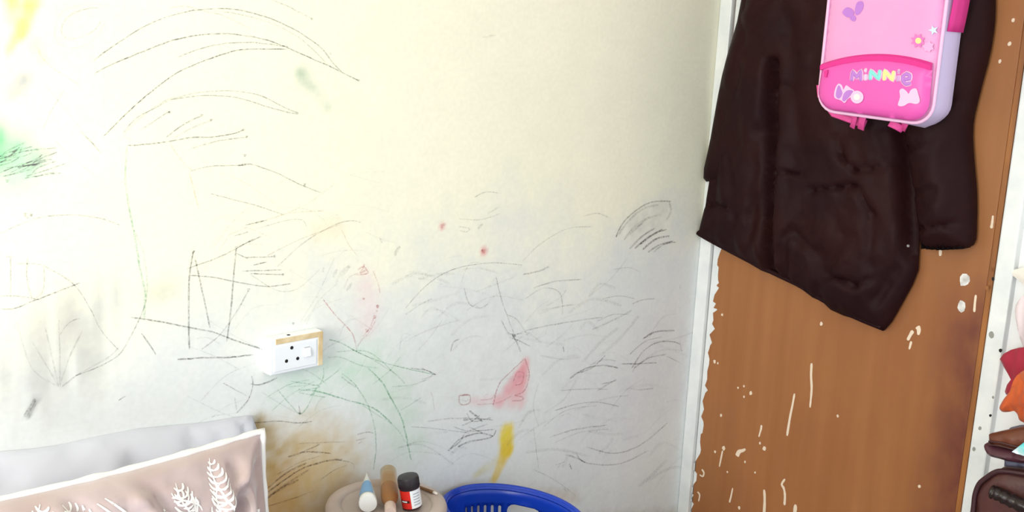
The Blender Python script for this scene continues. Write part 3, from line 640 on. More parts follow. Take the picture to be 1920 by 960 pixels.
M['satin'] = mat('champagne_satin', (192, 174, 176), .22, rgb2=(178, 156, 154), scale=6, spec=.8, bump=.10, bscale=18, Sheen_Weight=.3)
M['satin_white'] = mat('white_satin_thread_and_sheen', (234, 230, 228), .3, spec=.6)
def pillow():
    W, Hh, T = .34, .23, .085
    P0 = Vector((-1.665, -.300, .818)); lean = radians(15)
    ux = Vector((cos(radians(1.2)), 0, sin(radians(-1.0)))).normalized(); nrm = Vector((0, -cos(lean), sin(lean))); uz = nrm.cross(ux)*-1
    if uz.z < 0: uz = -uz
    C = P0 - ux*W - uz*Hh
    def surf(u, v, side=1, eps=0.0):
        a = u*W*(1-.045*(1-v*v)**1.0); b = v*Hh*(1-.06*(1-u*u))
        t = T*((1-abs(u)**2.6)**.55)*((1-abs(v)**2.2)**.5) if abs(u) < 1 and abs(v) < 1 else 0
        # tension folds from the corners and the side seam
        wr = .007*fbm(u*3.2+side, v*4.5, 1)+.004*fbm(u*9, v*5, 4)
        for cx_, cv, ang, ln in ((1, 1, -2.2, .9), (.72, 1, -1.62, 1.1), (.2, 1, -1.2, .9), (-.15, 1, -1.1, .8), (-.5, 1, -.9, .8), (.85, 1, -1.62, 1.2), (.93, 1, -1.7, 1.0)):
            dx, dv = u-cx_, v-cv; al = dx*cos(ang)+dv*sin(ang); ac = -dx*sin(ang)+dv*cos(ang)
            if 0 < al < ln: wr += .017*math.exp(-(ac/.035)**2)*sin(pi*al/ln)-.012*math.exp(-((ac-.08)/.04)**2)*sin(pi*al/ln)
        e = min(1, 6*(1-abs(u)))*min(1, 6*(1-abs(v)))
        w = (t+wr*e)*side
        return C+ux*a+uz*b+nrm*(w+eps*side)
    t = thing('pillow', 'shiny champagne satin pillow with white piping and embroidered ferns', 'pillow', tuple(C-uz*Hh))
    nu, nv = 90, 64; V = []; Fc = []
    for side in (1, -1):
        for j in range(nv+1):
            for i in range(nu+1):
                u = -1+2*i/nu; v = -1+2*j/nv; V.append(surf(u, v, side))
    N = (nu+1)*(nv+1)
    for s in (0, 1):
        for j in range(nv):
            for i in range(nu):
                a = s*N+j*(nu+1)+i; q = (a, a+1, a+nu+2, a+nu+1); Fc.append(q if s == 0 else q[::-1])
    o = pyd('cover', V, Fc, M['satin'], t, True)
    bm = bmesh.new(); bm.from_mesh(o.data); bmesh.ops.remove_doubles(bm, verts=bm.verts, dist=1e-5); bmesh.ops.recalc_face_normals(bm, faces=bm.faces); bm.to_mesh(o.data); bm.free()
    rim = [surf(-1+2*i/60, 1) for i in range(60)]+[surf(1, 1-2*i/40) for i in range(40)]+[surf(1-2*i/60, -1) for i in range(60)]+[surf(-1, -1+2*i/40) for i in range(40)]
    tube('piping', rim, .0065, M['satin_white'], t, 8, True, rr=[.0062+.003*noise.noise(Vector((i*.37, 2, 0))) for i in range(len(rim))])
    # embroidered ferns, plus painted satin highlights
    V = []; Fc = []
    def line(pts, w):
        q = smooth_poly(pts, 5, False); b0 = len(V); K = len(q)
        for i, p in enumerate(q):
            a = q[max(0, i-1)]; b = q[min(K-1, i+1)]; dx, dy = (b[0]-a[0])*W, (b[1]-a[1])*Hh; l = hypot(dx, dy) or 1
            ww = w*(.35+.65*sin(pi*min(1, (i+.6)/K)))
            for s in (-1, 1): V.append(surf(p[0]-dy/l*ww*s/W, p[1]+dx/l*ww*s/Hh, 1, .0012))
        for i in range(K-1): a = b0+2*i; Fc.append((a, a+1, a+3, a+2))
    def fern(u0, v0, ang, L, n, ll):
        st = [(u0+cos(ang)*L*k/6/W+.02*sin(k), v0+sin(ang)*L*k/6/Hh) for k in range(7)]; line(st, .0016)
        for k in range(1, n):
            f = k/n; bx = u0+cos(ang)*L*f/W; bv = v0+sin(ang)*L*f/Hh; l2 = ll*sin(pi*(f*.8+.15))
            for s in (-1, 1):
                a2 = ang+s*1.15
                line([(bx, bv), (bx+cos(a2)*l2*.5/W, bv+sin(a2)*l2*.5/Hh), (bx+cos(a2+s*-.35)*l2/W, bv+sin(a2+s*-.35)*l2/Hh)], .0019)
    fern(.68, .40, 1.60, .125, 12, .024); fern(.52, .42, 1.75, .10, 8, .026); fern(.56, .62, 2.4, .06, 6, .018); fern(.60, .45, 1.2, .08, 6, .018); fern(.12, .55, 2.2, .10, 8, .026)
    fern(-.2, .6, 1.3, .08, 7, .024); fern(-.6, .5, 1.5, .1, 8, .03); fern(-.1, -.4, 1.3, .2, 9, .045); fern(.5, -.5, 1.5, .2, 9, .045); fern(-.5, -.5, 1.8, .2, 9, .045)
    for a, b, w_ in (((.38, .70), (.46, .42), .0035), ((.52, .72), (.53, .40), .003), ((.08, .86), (.24, .52), .0022), ((.12, .88), (.30, .52), .0022), ((-.22, .86), (.05, .62), .0025)): line([a, ((a[0]+b[0])/2+.012, (a[1]+b[1])/2), b], w_)  # white lines, mostly satin highlights painted on as thin strips
    tag(pyd('embroidery_and_sheen', V, Fc, M['satin_white'], t, True), 'white embroidered ferns and painted satin highlights', kind='stuff')
    # small white care tag on the front
    tg = [surf(u, v, 1, .006) for u, v in ((.80, .50), (.87, .50), (.87, .30), (.80, .30))]; n_ = nrm*.0015
    pyd('care_tag', tg+[p+n_ for p in tg], [(4, 5, 6, 7), (3, 2, 1, 0), (0, 1, 5, 4), (1, 2, 6, 5), (2, 3, 7, 6), (3, 0, 4, 7)], M['satin_white'], t)
pillow()

# ================================================================== STOOL AND WHAT STANDS ON IT
ST = onY(725, 940, -.165); SR = .128; SZ = ST.z
M['stool'] = mat('beige_plastic', (190, 174, 168), .42, rgb2=(176, 158, 150), scale=9)
def stool():
    t = thing('stool', 'beige round plastic stool standing against the wall', 'stool', (ST.x, ST.y, 0))
    T = Matrix.Translation((ST.x, ST.y, 0))
    lathe('stool_top', [(SR-.008, SZ-.045), (SR, SZ-.043), (SR, SZ-.012), (SR-.003, SZ-.004), (SR-.010, SZ), (SR-.024, SZ), (SR-.030, SZ-.002), (SR-.034, SZ-.007), (SR-.040, SZ-.008), (.02, SZ-.008), (.016, SZ-.009), (.0005, SZ-.012)], T, M['stool'], t, 56, cap=False)
    lathe('apron', [(SR-.012, SZ-.11), (SR-.006, SZ-.11), (SR-.010, SZ-.04), (SR-.018, SZ-.04)], T, M['stool'], t, 48, cap=False)
    for k in range(4):
        a = pi/4+k*pi/2; d = Vector((cos(a), sin(a), 0)); s = Vector((-sin(a), cos(a), 0)); V = []
        for z, r, w in ((SZ-.03, SR-.012, .040), (SZ-.25, SR+.004, .03), (0, SR+.022, .024)):
            for q, e in ((-w, 0), (w, 0), (w*.85, -.018), (-w*.85, -.018)): V.append(Vector((ST.x, ST.y, z))+d*(r+e)+s*q)
        Fc = [(0, 1, 2, 3), (11, 10, 9, 8)]
        for L in (0, 4):
            for q in range(4): Fc.append((L+q, L+4+q, L+4+(q+1) % 4, L+(q+1) % 4))
        pyd('leg', V, Fc, M['stool'], t)
stool()
TZ = SZ-.008          # recessed seat surface

def along(p, d, roll=0.0):
    d = Vector(d).normalized(); s, t = frame_of(d)
    return Matrix(((s.x, t.x, d.x, p[0]), (s.y, t.y, d.y, p[1]), (s.z, t.z, d.z, p[2]), (0, 0, 0, 1)))

def cream_tube():
    f0_ = onZ(690, 945, TZ+.0192); e0_ = onZ(687, 899, TZ+.020); dn = (e0_-f0_); dn.z = 0; L = dn.length-.013; dn.normalize(); c = f0_+dn*.013
    side = dn.cross(Vector((0, 0, 1))).normalized(); up = side.cross(dn)
    white = mat('white_tube_plastic', (222, 224, 222), .3); blue = mat('light_blue_print', (120, 166, 212), .35); capw = mat('white_cap_plastic', (250, 250, 250), .35)
    t = thing('cream_tube', 'white squeeze tube with pale blue label lying on the stool', 'tube', (c.x, c.y, TZ))
    n = 28
    def body(f0, f1, k, eps, a0=0, a1=2*pi, close=True):
        V = []; Fc = []; cols = n if close else n+1
        for i in range(k+1):
            f = f0+(f1-f0)*i/k; rx = .0178*(1-f**1.5)**.8+.0009+eps; ry = .0178+eps; cz = Vector((0, 0, 0))
            for q in range(cols):
                an = a0+(a1-a0)*q/n; V.append(c+dn*(L*f)+side*cos(an)*rx+up*sin(an)*ry+cz)
        for i in range(k):
            for q in range(n): Fc.append((i*cols+q, i*cols+(q+1) % cols, (i+1)*cols+(q+1) % cols, (i+1)*cols+q))
        if close: Fc += [tuple(range(n))[::-1], tuple(k*n+q for q in range(n))]
        return V, Fc
    V, Fc = body(.0, 1, 14, 0); sharp(pyd('tube_body', V, Fc, white, t, True))
    V, Fc = body(.08, .60, 8, .0005, radians(50), radians(200), False); pyd('printed_label', V, Fc, blue, t, True)
    lathe('cap', [(.017, .001), (.0190, .0), (.0190, -.0105), (.0182, -.0125), (.016, -.013)][::-1], along(c+Vector((0, 0, .0)), dn), capw, t, 32)
cream_tube()

def glass_bottle():
    amber = mat('amber_liquid', (172, 104, 36), .1, spec=.5, Transmission_Weight=.2, IOR=1.35)
    glass = mat('pale_amber_glass', (238, 208, 158), .05, spec=.5, Transmission_Weight=.85, IOR=1.15)
    capm = mat('beige_bottle_cap', (204, 180, 168), .4)
    r = .0185
    c = onZ(728, 884, SZ+r+.001); e = onZ(732, 956, TZ+r+.004); d = (e-c); L = d.length; d.normalize()
    t = thing('glass_bottle', 'small clear brown glass bottle lying on its side on the stool', 'bottle', (c.x, c.y, TZ))
    Mx = along(c, d)
    lathe('bottle_glass', [(r*.55, .0), (r*.9, .001), (r, .005), (r, L*.66), (r*.93, L*.74), (r*.6, L*.84), (r*.5, L*.87), (r*.5, L*.93)], Mx, glass, t, 32)
    lathe('liquid', [(r*.7, L*.44), (r*.93, L*.45), (r*.95, L*.66), (r*.87, L*.73), (r*.5, L*.82), (r*.3, L*.86)], Mx, amber, t, 28)
    lathe('bottle_cap', [(r*.62, L*.90), (r*.64, L*.905), (r*.64, L*1.04), (r*.58, L*1.055)], Mx, capm, t, 24)
glass_bottle()

def pill_jar():
    red = mat('red_label', (212, 42, 34), .35); blk = mat('black_lid_plastic', (42, 36, 42), .38); wh = mat('white_label', (232, 234, 238), .4)
    dk = mat('dark_jar_plastic', (60, 16, 22), .3); gry = mat('grey_print', (170, 176, 184), .5)
    p = onZ(773, 953, TZ); r = .0215
    t = thing('pill_jar', 'small jar with red and white label and black lid on the stool', 'jar', (p.x, p.y, TZ))
    tilt = Vector((-R0.x*.17, -R0.y*.17, 1)).normalized()
    Mx = along((p.x, p.y, TZ+.0036), tilt)
    lathe('jar_body', [(r*.9, 0), (r*.98, .0015), (r*.98, .043), (r*.9, .047)], Mx, dk, t, 40)
    lid = lathe('lid', [(r*.98, .044), (r*1.03, .0455), (r*1.03, .066), (r*.98, .069), (r*.9, .0695)], Mx, blk, t, 40)
    for k in range(36):
        a = 2*pi*k/36; b = Mx @ Vector((cos(a)*r*1.032, sin(a)*r*1.032, .047)); q = Mx @ Vector((cos(a)*r*1.032, sin(a)*r*1.032, .065))
        tube('grip_rib', [b, q], .0006, blk, lid, 4)
    # label bands: find the angle that faces the camera
    inv = Mx.inverted() @ CAM; a0 = atan2(inv.y, inv.x)
    def band(name, aa, bb, z0, z1, m, eps):
        V = []; Fc = []; k = 24
        for z in (z0, z1):
            for i in range(k+1): a = a0+aa+(bb-aa)*i/k; V.append(Mx @ Vector((cos(a)*r*(.98+eps), sin(a)*r*(.98+eps), z)))
        for i in range(k): Fc.append((i, i+1, k+2+i, k+1+i))
        return pyd(name, V, Fc, m, t, True)
    band('red_label', -3.0, -.05, .004, .043, red, .006); 
    w = band('white_label', -.05, 1.5, .004, .043, wh, .006)
    band('label_bar', -1.25, -.2, .017, .023, dk, .010); band('label_bar', -1.1, -.45, .0185, .0215, wh, .014)
    for k in range(5): band('print_line', .22, .95, .010+k*.006, .0125+k*.006, gry, .010)
    return t
pill_jar()
a = onZ(783, 912, SZ+.0036); b = onZ(820, 926, SZ+.0036)
stick = thing('stick', 'thin brown stick with a white tip lying on the stool', 'stick', (a.x, a.y, SZ))
tube('shaft', [a, a.lerp(b, .8)], .0034, mat('brown_wood', (120, 84, 54), .5), stick, 6)
tube('tip', [a.lerp(b, .8), b], .0034, mat('white_tip', (226, 216, 206), .5), stick, 6, rr=[.0036, .0026])

# ================================================================== BLUE BASKET
def basket():
    blue = mat('blue_plastic', (18, 66, 190), .28, spec=.5, rgb2=(22, 60, 178), scale=4)
    zr = .42; cx, cy = -.932, -.192; A, B, ang = .171, .126, radians(103)
    t = thing('laundry_basket', 'blue oval plastic basket with slotted sides beside the stool', 'basket', (cx, cy, 0))
    def pt(th, z, off=0.0):
        k = .80+.20*(z/zr)**.8; u = (A*k+off)*cos(th); w = (B*k+off)*sin(th)
        return Vector((cx+u*cos(ang)-w*sin(ang), cy+u*sin(ang)+w*cos(ang), z))
    per = 2*pi*sqrt((A*A+B*B)/2); sc = per/(2*pi)
    # unrolled wall with slots and two hand holes, wrapped into an oval
    th_of = lambda u: u/sc
    holes = []
    # hand hole and slots seen on the far side; repeated all round
    def inv_th(px, py, z):
        best = None
        for i in range(720):
            th = 2*pi*i/720; p = pt(th, z); d = (p-CAM); x = 960+FPX*d.dot(R_)/d.dot(F_); y = 480-FPX*d.dot(U_)/d.dot(F_)
            e = (x-px)**2+(y-py)**2
            if best is None or e < best[0]: best = (e, th)
        return best[1]
    thh = inv_th(985, 958, zr-.065)
    def rrect(u0, u1, z0, z1, r):
        out = []
        for (cu, cz, a0) in ((u1-r, z1-r, 0), (u0+r, z1-r, pi/2), (u0+r, z0+r, pi), (u1-r, z0+r, 3*pi/2)):
            for k in range(4): a = a0+pi/2*k/3; out.append((cu+r*cos(a), cz+r*sin(a)))
        return out
    sgn = 1 if inv_th(900, 955, zr-.065) > thh else -1
    hw = .042
    U0_ = 0.0
    for rep in (0, pi):
        uc = (thh+rep)*sc
        uc = (uc) % per
        holes.append((uc-hw, uc+hw, zr-.085, zr-.045, .018))
        for s in (-1, 1):
            for k in range(6):
                u = uc+s*(hw+.018+k*.0185)
                for za, zb in ((zr-.125, zr-.052), (zr-.23, zr-.145), (zr-.34, zr-.25)): holes.append((u-.0035, u+.0035, za, zb, .0033))
        for k in range(5):
            u = uc+(-2+k)*.0165
            for za, zb in ((zr-.23, zr-.145), (zr-.34, zr-.25)): holes.append((u-.0035, u+.0035, za, zb, .0033))
    # two half shells so the unrolled outline never wraps through a hole
    seam = (thh+pi/2)*sc
    V = []; Fc = []
    for half in (0, 1):
        ua = seam+half*per/2; ub = ua+per/2
        poly = resample([(ua, .012), (ub, .012), (ub, zr-.004), (ua, zr-.004)], .014)
        pts = [Vector(p) for p in poly]; edges = [(i, (i+1) % len(pts)) for i in range(len(pts))]; hp = []
        for h in holes:
            for sh in (-per, 0, per, 2*per):
                if ua+.004 < h[0]+sh and h[1]+sh < ub-.004:
                    q = rrect(h[0]+sh, h[1]+sh, h[2], h[3], h[4]); s = len(pts); pts += [Vector(p) for p in q]; edges += [(s+i, s+(i+1) % len(q)) for i in range(len(q))]; hp.append(q)
        for i in range(36):
            for j in range(24):
                u = ua+(i+.5)/36*per/2; z = .02+j/24*(zr-.03)
                if not any(q[0][0]-.06 < u < q[0][0]+.12 and (inside(q, u, z) or polydist(q, u, z) < .002) for q in hp): pts.append(Vector((u, z)))
        vo, eo, fo, *_ = delaunay_2d_cdt(pts, edges, [], 0, 1e-7)
        b0 = len(V); V += [pt(p.x/sc, p.y) for p in vo]
        for f in fo:
            c_ = ((vo[f[0]].x+vo[f[1]].x+vo[f[2]].x)/3, (vo[f[0]].y+vo[f[1]].y+vo[f[2]].y)/3)
            if not any(inside(q, *c_) for q in hp) and ua <= c_[0] <= ub: Fc.append(tuple(b0+i for i in f))
    o = pyd('slotted_side', V, Fc, blue, t, True)
    bm = bmesh.new(); bm.from_mesh(o.data); bmesh.ops.remove_doubles(bm, verts=bm.verts, dist=2e-4); bmesh.ops.recalc_face_normals(bm, faces=bm.faces); bm.to_mesh(o.data); bm.free()
    md = o.modifiers.new('thickness', 'SOLIDIFY'); md.thickness = .003; md.offset = 0
    n = 72
    # rolled rim
    prof = [(-.003, -.012), (.002, -.002), (.007, .001), (.012, -.003), (.014, -.014), (.012, -.014), (.009, -.004), (.003, -.004), (-.001, -.012)]
    V = []; Fc = []; K = len(prof)
    for i in range(n):
        for off, dz in prof: q = pt(2*pi*i/n, zr, off); q.z = zr+dz; V.append(q)
    for i in range(n):
        for k in range(K): Fc.append((i*K+k, i*K+(k+1) % K, ((i+1) % n)*K+(k+1) % K, ((i+1) % n)*K+k))
    pyd('rim', V, Fc, blue, t, True)
    V = [pt(2*pi*i/n, .012) for i in range(n)]+[pt(2*pi*i/n, .002) for i in range(n)]
    pyd('base', V, [tuple(range(n)), tuple(range(2*n-1, n-1, -1))]+[(i, n+i, n+(i+1) % n, (i+1) % n) for i in range(n)], blue, t)
basket()

# ================================================================== JACKET ON THE DOOR
M['jacket'] = mat('dark_brown_quilted_cloth', (41, 15, 15), .6, rgb2=(33, 12, 16), scale=5, bump=.3, bscale=18, spec=.12)
M['jacket_dark'] = mat('dark_ribbing', (20, 11, 13), .75, spec=.1, bump=.3, bscale=120)
JX = -.012
def PJK(x, y, X=JX-.015): p = onX(x, y, X); return (-p.y, p.z)
place_j2 = lambda u, z, w: Vector((JX-w, -u, z))
jk = thing('jacket', 'dark brown quilted jacket hanging on the brown door', 'jacket', (JX, -.4, .95))
def creases(lst): return [(*PJK(a, b), *PJK(c, d), w/700, dp) for a, b, c, d, w, dp in lst]
body = smooth_poly([(1420, -130), (1392, -10), (1372, 100), (1352, 200), (1335, 300)], 3, False)+[(1322, 380), (1307, 442), (1330, 455), (1350, 466), (1400, 492), (1425, 507), (1450, 517), (1475, 528), (1500, 541), (1522, 558), (1540, 566), (1556, 581), (1580, 592), (1600, 598), (1630, 610), (1654, 621), (1668, 604), (1690, 565), (1706, 536), (1717, 508), (1720, 440), (1722, 300), (1740, 150), (1780, 60), (1815, -60), (1760, -150), (1690, -210), (1610, -240), (1520, -215)]
cb = creases([(1466, 120, 1452, 520, 11, .030), (1440, 250, 1420, 480, 16, .008), (1455, 322, 1522, 323, 4, .008), (1535, 356, 1622, 345, 5, .010), (1318, 385, 1375, 387, 5, .009), (1350, 250, 1340, 380, 12, .008),
              (1595, 290, 1620, 318, 5, .007), (1620, 318, 1670, 312, 5, .007), (1565, 512, 1620, 532, 5, .012), (1620, 532, 1645, 520, 5, .008), (1625, 350, 1650, 400, 6, .008), (1650, 400, 1645, 500, 8, .006),
              (1700, 250, 1715, 470, 14, .022), (1500, 430, 1540, 470, 8, .008), (1480, 520, 1490, 440, 8, .010), (1540, 560, 1560, 470, 10, .006), (1600, 440, 1570, 505, 10, .006), (1650, 560, 1690, 500, 10, .008),
              (1500, 60, 1520, 300, 24, .010), (1400, 60, 1385, 330, 18, .007), (1590, 260, 1600, 300, 6, .006), (1670, 250, 1680, 300, 8, .006), (1410, 470, 1430, 390, 12, .006), (1380, 460, 1390, 400, 12, .005), (1470, 150, 1510, 175, 6, .005)])
def jh(u, z, d):
    h = .012+.058*(1-math.exp(-d/.045))
    h += .016*fbm(u*6, z*3.2, 3)*min(1, d/.04)+.006*fbm(u*18, z*12, 5)*min(1, d/.03)
    for a, b, c, e, w, dp in cb: h -= 1.5*dp*math.exp(-(segdist(u, z, a, b, c, e)/w)**2)*min(1, d/.02+.25)
    return max(.004, h)
relief('jacket_body', [PJK(*p) for p in body], place_j2, jh, .011, M['jacket'], jk)
# hem band
hem = [(1309, 436), (1330, 449), (1400, 486), (1450, 511), (1500, 535), (1540, 560), (1600, 592), (1653, 614)]
tube('hem', [Vector((JX-.016, -PJK(*p)[0], PJK(*p)[1])) for p in smooth_poly(hem, 5, False)], .0075, M['jacket'], jk, 8)
# sleeve on the far side (left) hanging behind the body
sl = [(1405, -60), (1380, 40), (1352, 140), (1330, 260), (1317, 334), (1345, 338), (1400, 330), (1450, 100), (1470, -60)]
cs = creases([(1345, 250, 1400, 262, 6, .006), (1360, 170, 1420, 180, 6, .005)])
def sh(u, z, d):
    h = .010+.040*(1-math.exp(-d/.03))+.008*fbm(u*9, z*6, 8)*min(1, d/.03)
    for a, b, c, e, w, dp in cs: h -= dp*math.exp(-(segdist(u, z, a, b, c, e)/w)**2)
    return max(.004, h)
relief('sleeve', [PJK(*p) for p in smooth_poly(sl, 3)], place_j2, sh, .012, M['jacket'], jk)
# near sleeve (right) in front of the body
sr = [(1838, -60), (1850, 10), (1842, 90), (1822, 170), (1808, 235), (1810, 300), (1815, 360), (1815, 420), (1809, 462), (1770, 467), (1722, 462), (1712, 400), (1702, 330), (1688, 250), (1690, 150), (1720, 40), (1760, -60)]
cr_ = creases([(1690, 272, 1725, 280, 5, .012), (1725, 280, 1748, 266, 5, .010), (1700, 360, 1740, 360, 5, .010), (1740, 360, 1775, 350, 5, .006), (1705, 428, 1740, 426, 5, .011), (1740, 426, 1806, 416, 5, .010), (1745, 385, 1775, 365, 7, .006), (1700, 180, 1800, 190, 7, .008), (1720, 110, 1810, 110, 7, .008)])
def rh(u, z, d):
    h = .030+.062*(1-math.exp(-d/.028))+.012*fbm(u*8, z*7, 12)*min(1, d/.03)
    for a, b, c, e, w, dp in cr_: h -= 1.4*dp*math.exp(-(segdist(u, z, a, b, c, e)/w)**2)
    return max(.02, h)
slv = relief('sleeve', [PJK(x+6, y, JX-.035) for x, y in smooth_poly(sr, 3)], place_j2, rh, .011, M['jacket'], jk, w0=.002)
# cuff ribbing under the near sleeve
ck = [(1726, 455), (1806, 458), (1806, 466), (1764, 468), (1726, 465)]
relief('cuff', [PJK(x+4, y, JX-.03) for x, y in ck], place_j2, lambda u, z, d: .045+.01*sin(u*500), .006, M['jacket_dark'], slv)
p = onX(1712, 459, JX-.05)
lathe('snap_button', [(.002, 0), (.004, .001), (.003, .003)], along((JX-.075, p.y, p.z), (-1, 0, 0)), mat('dull_metal', (150, 148, 150), .4, Metallic=.8), jk, 12)

# ================================================================== BACKPACK
def backpack():
    XF = -.215
    def P(x, y, X=XF): p = onX(x, y, X); return (-p.y, p.z)
    uL, _ = P(1547, 80); uR, _ = P(1766, 80); zB = P(1650, 216)[1]; zT = zB+.40; uc = (uL+uR)/2; hw = (uR-uL)/2
    pale = mat('pale_pink_fabric', (234, 162, 208), .5, rgb2=(228, 152, 202), scale=5, spec=.4)
    hot = mat('hot_pink_fabric', (230, 90, 178), .45, spec=.45); deep = mat('deep_pink_fabric', (222, 48, 142), .5)
    lil = mat('lilac_fabric', (206, 190, 226), .6); pip = mat('pale_piping', (240, 190, 224), .4)
    strapm = mat('pink_strap_webbing', (238, 84, 160), .6, bump=.2, bscale=160)
    t = thing('backpack', 'small pink childrens backpack hanging over the dark jacket', 'backpack', (-.12, -uc, zB-.03))
    place = lambda u, z, w: Vector((XF-w, -u, z))
    def rr(u0, u1, z0, z1, rb, rt, n=7):
        out = []
        for cu, cz, a0, r in ((u1-rt, z1-rt, 0, rt), (u0+rt, z1-rt, pi/2, rt), (u0+rb, z0+rb, pi, rb), (u1-rb, z0+rb, 3*pi/2, rb)):
            for k in range(n): a = a0+pi/2*k/(n-1); out.append((cu+r*cos(a), cz+r*sin(a)))
        return out
    out = rr(uL, uR, zB, zT, .045, .11)
    out = [(u, z-(.012*((u-uL)/(uR-uL))*(1 if z < zB+.1 else 0))) for u, z in out]
    # body: rings from the back to the front
    V = []; Fc = []; K = len(out); rings = [(-.105, .93, -.004), (-.095, .99, -.014), (-.06, 1.025, -.022), (-.02, 1.02, -.012), (-.002, 1.0, 0.0), (.0, .99, 0)]
    for w, s, sag in rings:
        for u, z in out:
            g = max(0, 1-(z-zB+.01)/.06); bul = max(0, 1-((u-uc-.02)/(hw*.75))**2)
            V.append(place(uc+(u-uc)*s, z+sag*g*bul*1.3, w))
    for i in range(len(rings)-1):
        for k in range(K): Fc.append((i*K+k, i*K+(k+1) % K, (i+1)*K+(k+1) % K, (i+1)*K+k))
    Fc += [tuple(range(K))[::-1], tuple((len(rings)-1)*K+k for k in range(K))]
    sharp(pyd('bag_body', V, Fc, lil, t, True), 55)
    # front panel
    dome = lambda H, r: (lambda u, z, d: H*(1-math.exp(-d/r))+.0005)
    fp = relief('front_panel', [(uc+(u-uc)*.985, z+.003 if z < zB+.02 else z) for u, z in out], place, dome(.016, .02), .012, pale, t)
    front = lambda u, z: .016*(1-math.exp(-max(0, polydist(out, u, z))/.02))
    tube('piping', [place(u, z, .002) for u, z in out], .0042, pip, t, 8, True)
    # lower pocket with arched zip
    zc = P(1650, 106)[1]; zl = P(1548, 124, XF)[1]; zr_ = P(1764, 124, XF)[1]
    arch = [(uL+.008+(uR-uL-.016)*k/16, (zl+(zr_-zl)*k/16)+(zc-(zl+zr_)/2)*(1-((k-8)/8)**2)) for k in range(17)]
    low = [p for p in out if p[1] < zB+.05]; low = sorted(low, key=lambda p: atan2(p[1]-(zB+.06), p[0]-uc) % (2*pi))
    low = [(uc+(u-uc)*.972, z+.005) for u, z in low]
    poc = arch[::-1]+low
    pk = relief('front_pocket', poc, place, dome(.016, .012), .010, hot, t, w0=.014)
    pw = .014+.0165
    za = [(u, z-.004) for u, z in arch]
    V = []; Fc = []
    n_ = len(za)
    for u, z in za: V += [place(u, z-.006, pw-.006), place(u, z+.005, pw-.004), place(u, z+.010, .016), place(u, z-.006, .016)]
    for i in range(n_-1):
        for q in range(4): Fc.append((i*4+q, i*4+(q+1) % 4, i*4+4+(q+1) % 4, i*4+4+q))
    Fc += [(3, 2, 1, 0), tuple((n_-1)*4+q for q in range(4))]
    zp = pyd('pocket_zip', V, Fc, deep, pk)
    # zip pull
    q = (za[1][0]+.004, za[1][1]-.012); relief('zip_pull', [(q[0]-.005, q[1]), (q[0]+.005, q[1]+.002), (q[0]+.003, q[1]-.016), (q[0]-.003, q[1]-.016)], place, lambda u, z, d: .003, .01, deep, zp, w0=pw)
    # side pockets
    for s, uu in ((-1, uL), (1, uR)):
        z1 = P(1540, 66)[1] if s < 0 else P(1785, 60, XF+.05)[1]; z0 = P(1536, 196)[1] if s < 0 else z1
        if s < 0:
            V = []; Fc = []; nn = 10
            for i in range(nn+1):
                f = i/nn; z = z1+(z0-z1)*f; bu = .016*(sin(pi*(f*.8+.2))**.6 if f < 1 else 0)+.004
                for w, e in ((-.015, 0), (-.025, bu*.8), (-.055, bu), (-.085, bu*.8), (-.095, 0)): V.append(place(uu+s*(e-.002), z, w))
            for i in range(nn):
                for k in range(4): a = i*5+k; Fc.append((a, a+1, a+6, a+5))
            o = pyd('side_pocket', V, Fc, strapm, t, True); md = o.modifiers.new('thickness', 'SOLIDIFY'); md.thickness = .003
            tube('pocket_binding', [V[k] for k in range(5)], .003, strapm, o, 6)
        else:
            V = []; Fc = []; nn = 8
            for i in range(nn+1):
                f = i/nn; z = z1+.2*f
                for w in (-.012, -.035, -.06, -.09): V.append(place(uu+.006+.006*sin(pi*f), z, w))
            for i in range(nn):
                for k in range(3): a = i*4+k; Fc.append((a, a+1, a+5, a+4))
            o = pyd('side_panel', V, Fc, deep, t, True); md = o.modifiers.new('thickness', 'SOLIDIFY'); md.thickness = .003
    # straps hanging under the bag
    XS = XF+.06
    def strap(px, w):
        tube('strap', [Vector((XS+.01*k, -P(x, y, XS)[0], P(x, y, XS)[1])) for k, (x, y) in enumerate(px)], w, strapm, t, 8, flat=.16, up=Vector((-1, 0, .15)))
    strap([(1548, 190), (1560, 212), (1585, 222), (1612, 234)], .011); strap([(1620, 214), (1612, 226), (1606, 243)], .010); strap([(1575, 208), (1600, 218), (1590, 240)], .008)
    strap([(1708, 218), (1694, 230), (1684, 243)], .010); strap([(1668, 230), (1680, 238), (1686, 244)], .009)
    strap([(1536, 160), (1534, 180), (1545, 196)], .008)
    # hanging loop to the hook
    tube('top_loop', [place(uc-.03, zT-.005, -.05), place(uc-.025, zT+.03, -.07), place(uc, zT+.045, -.085), place(uc+.025, zT+.03, -.07), place(uc+.03, zT-.005, -.05)], .006, strapm, t, 8, flat=.4)
    # ---- prints
    def wsurf(u, z): return pw-.001 if inside(poc, u, z) else front(u, z)
    def flat(name, pts, colr, par, lift=.001, sm=True, X=XF-.03):
        q = smooth_poly(pts, 3) if sm else pts
        q = [P(x, y, X) for x, y in q]; w = max(wsurf(u, z) for u, z in q)
        return relief(name, q, place, lambda u, z, d: .0008, .02, colr, par, w0=w+lift)
    lilm = mat('lilac_print', (186, 122, 206), .5); palem = mat('pale_pink_print', (242, 192, 224), .5); crm = mat('cream_print', (250, 224, 224), .5); yel = mat('yellow_print', (250, 238, 150), .5)
    grn = mat('aqua_print', (132, 222, 214), .5); mag = mat('magenta_print', (236, 120, 190), .5); blu = mat('sky_print', (206, 222, 240), .5); wht = mat('white_print', (252, 244, 252), .5)
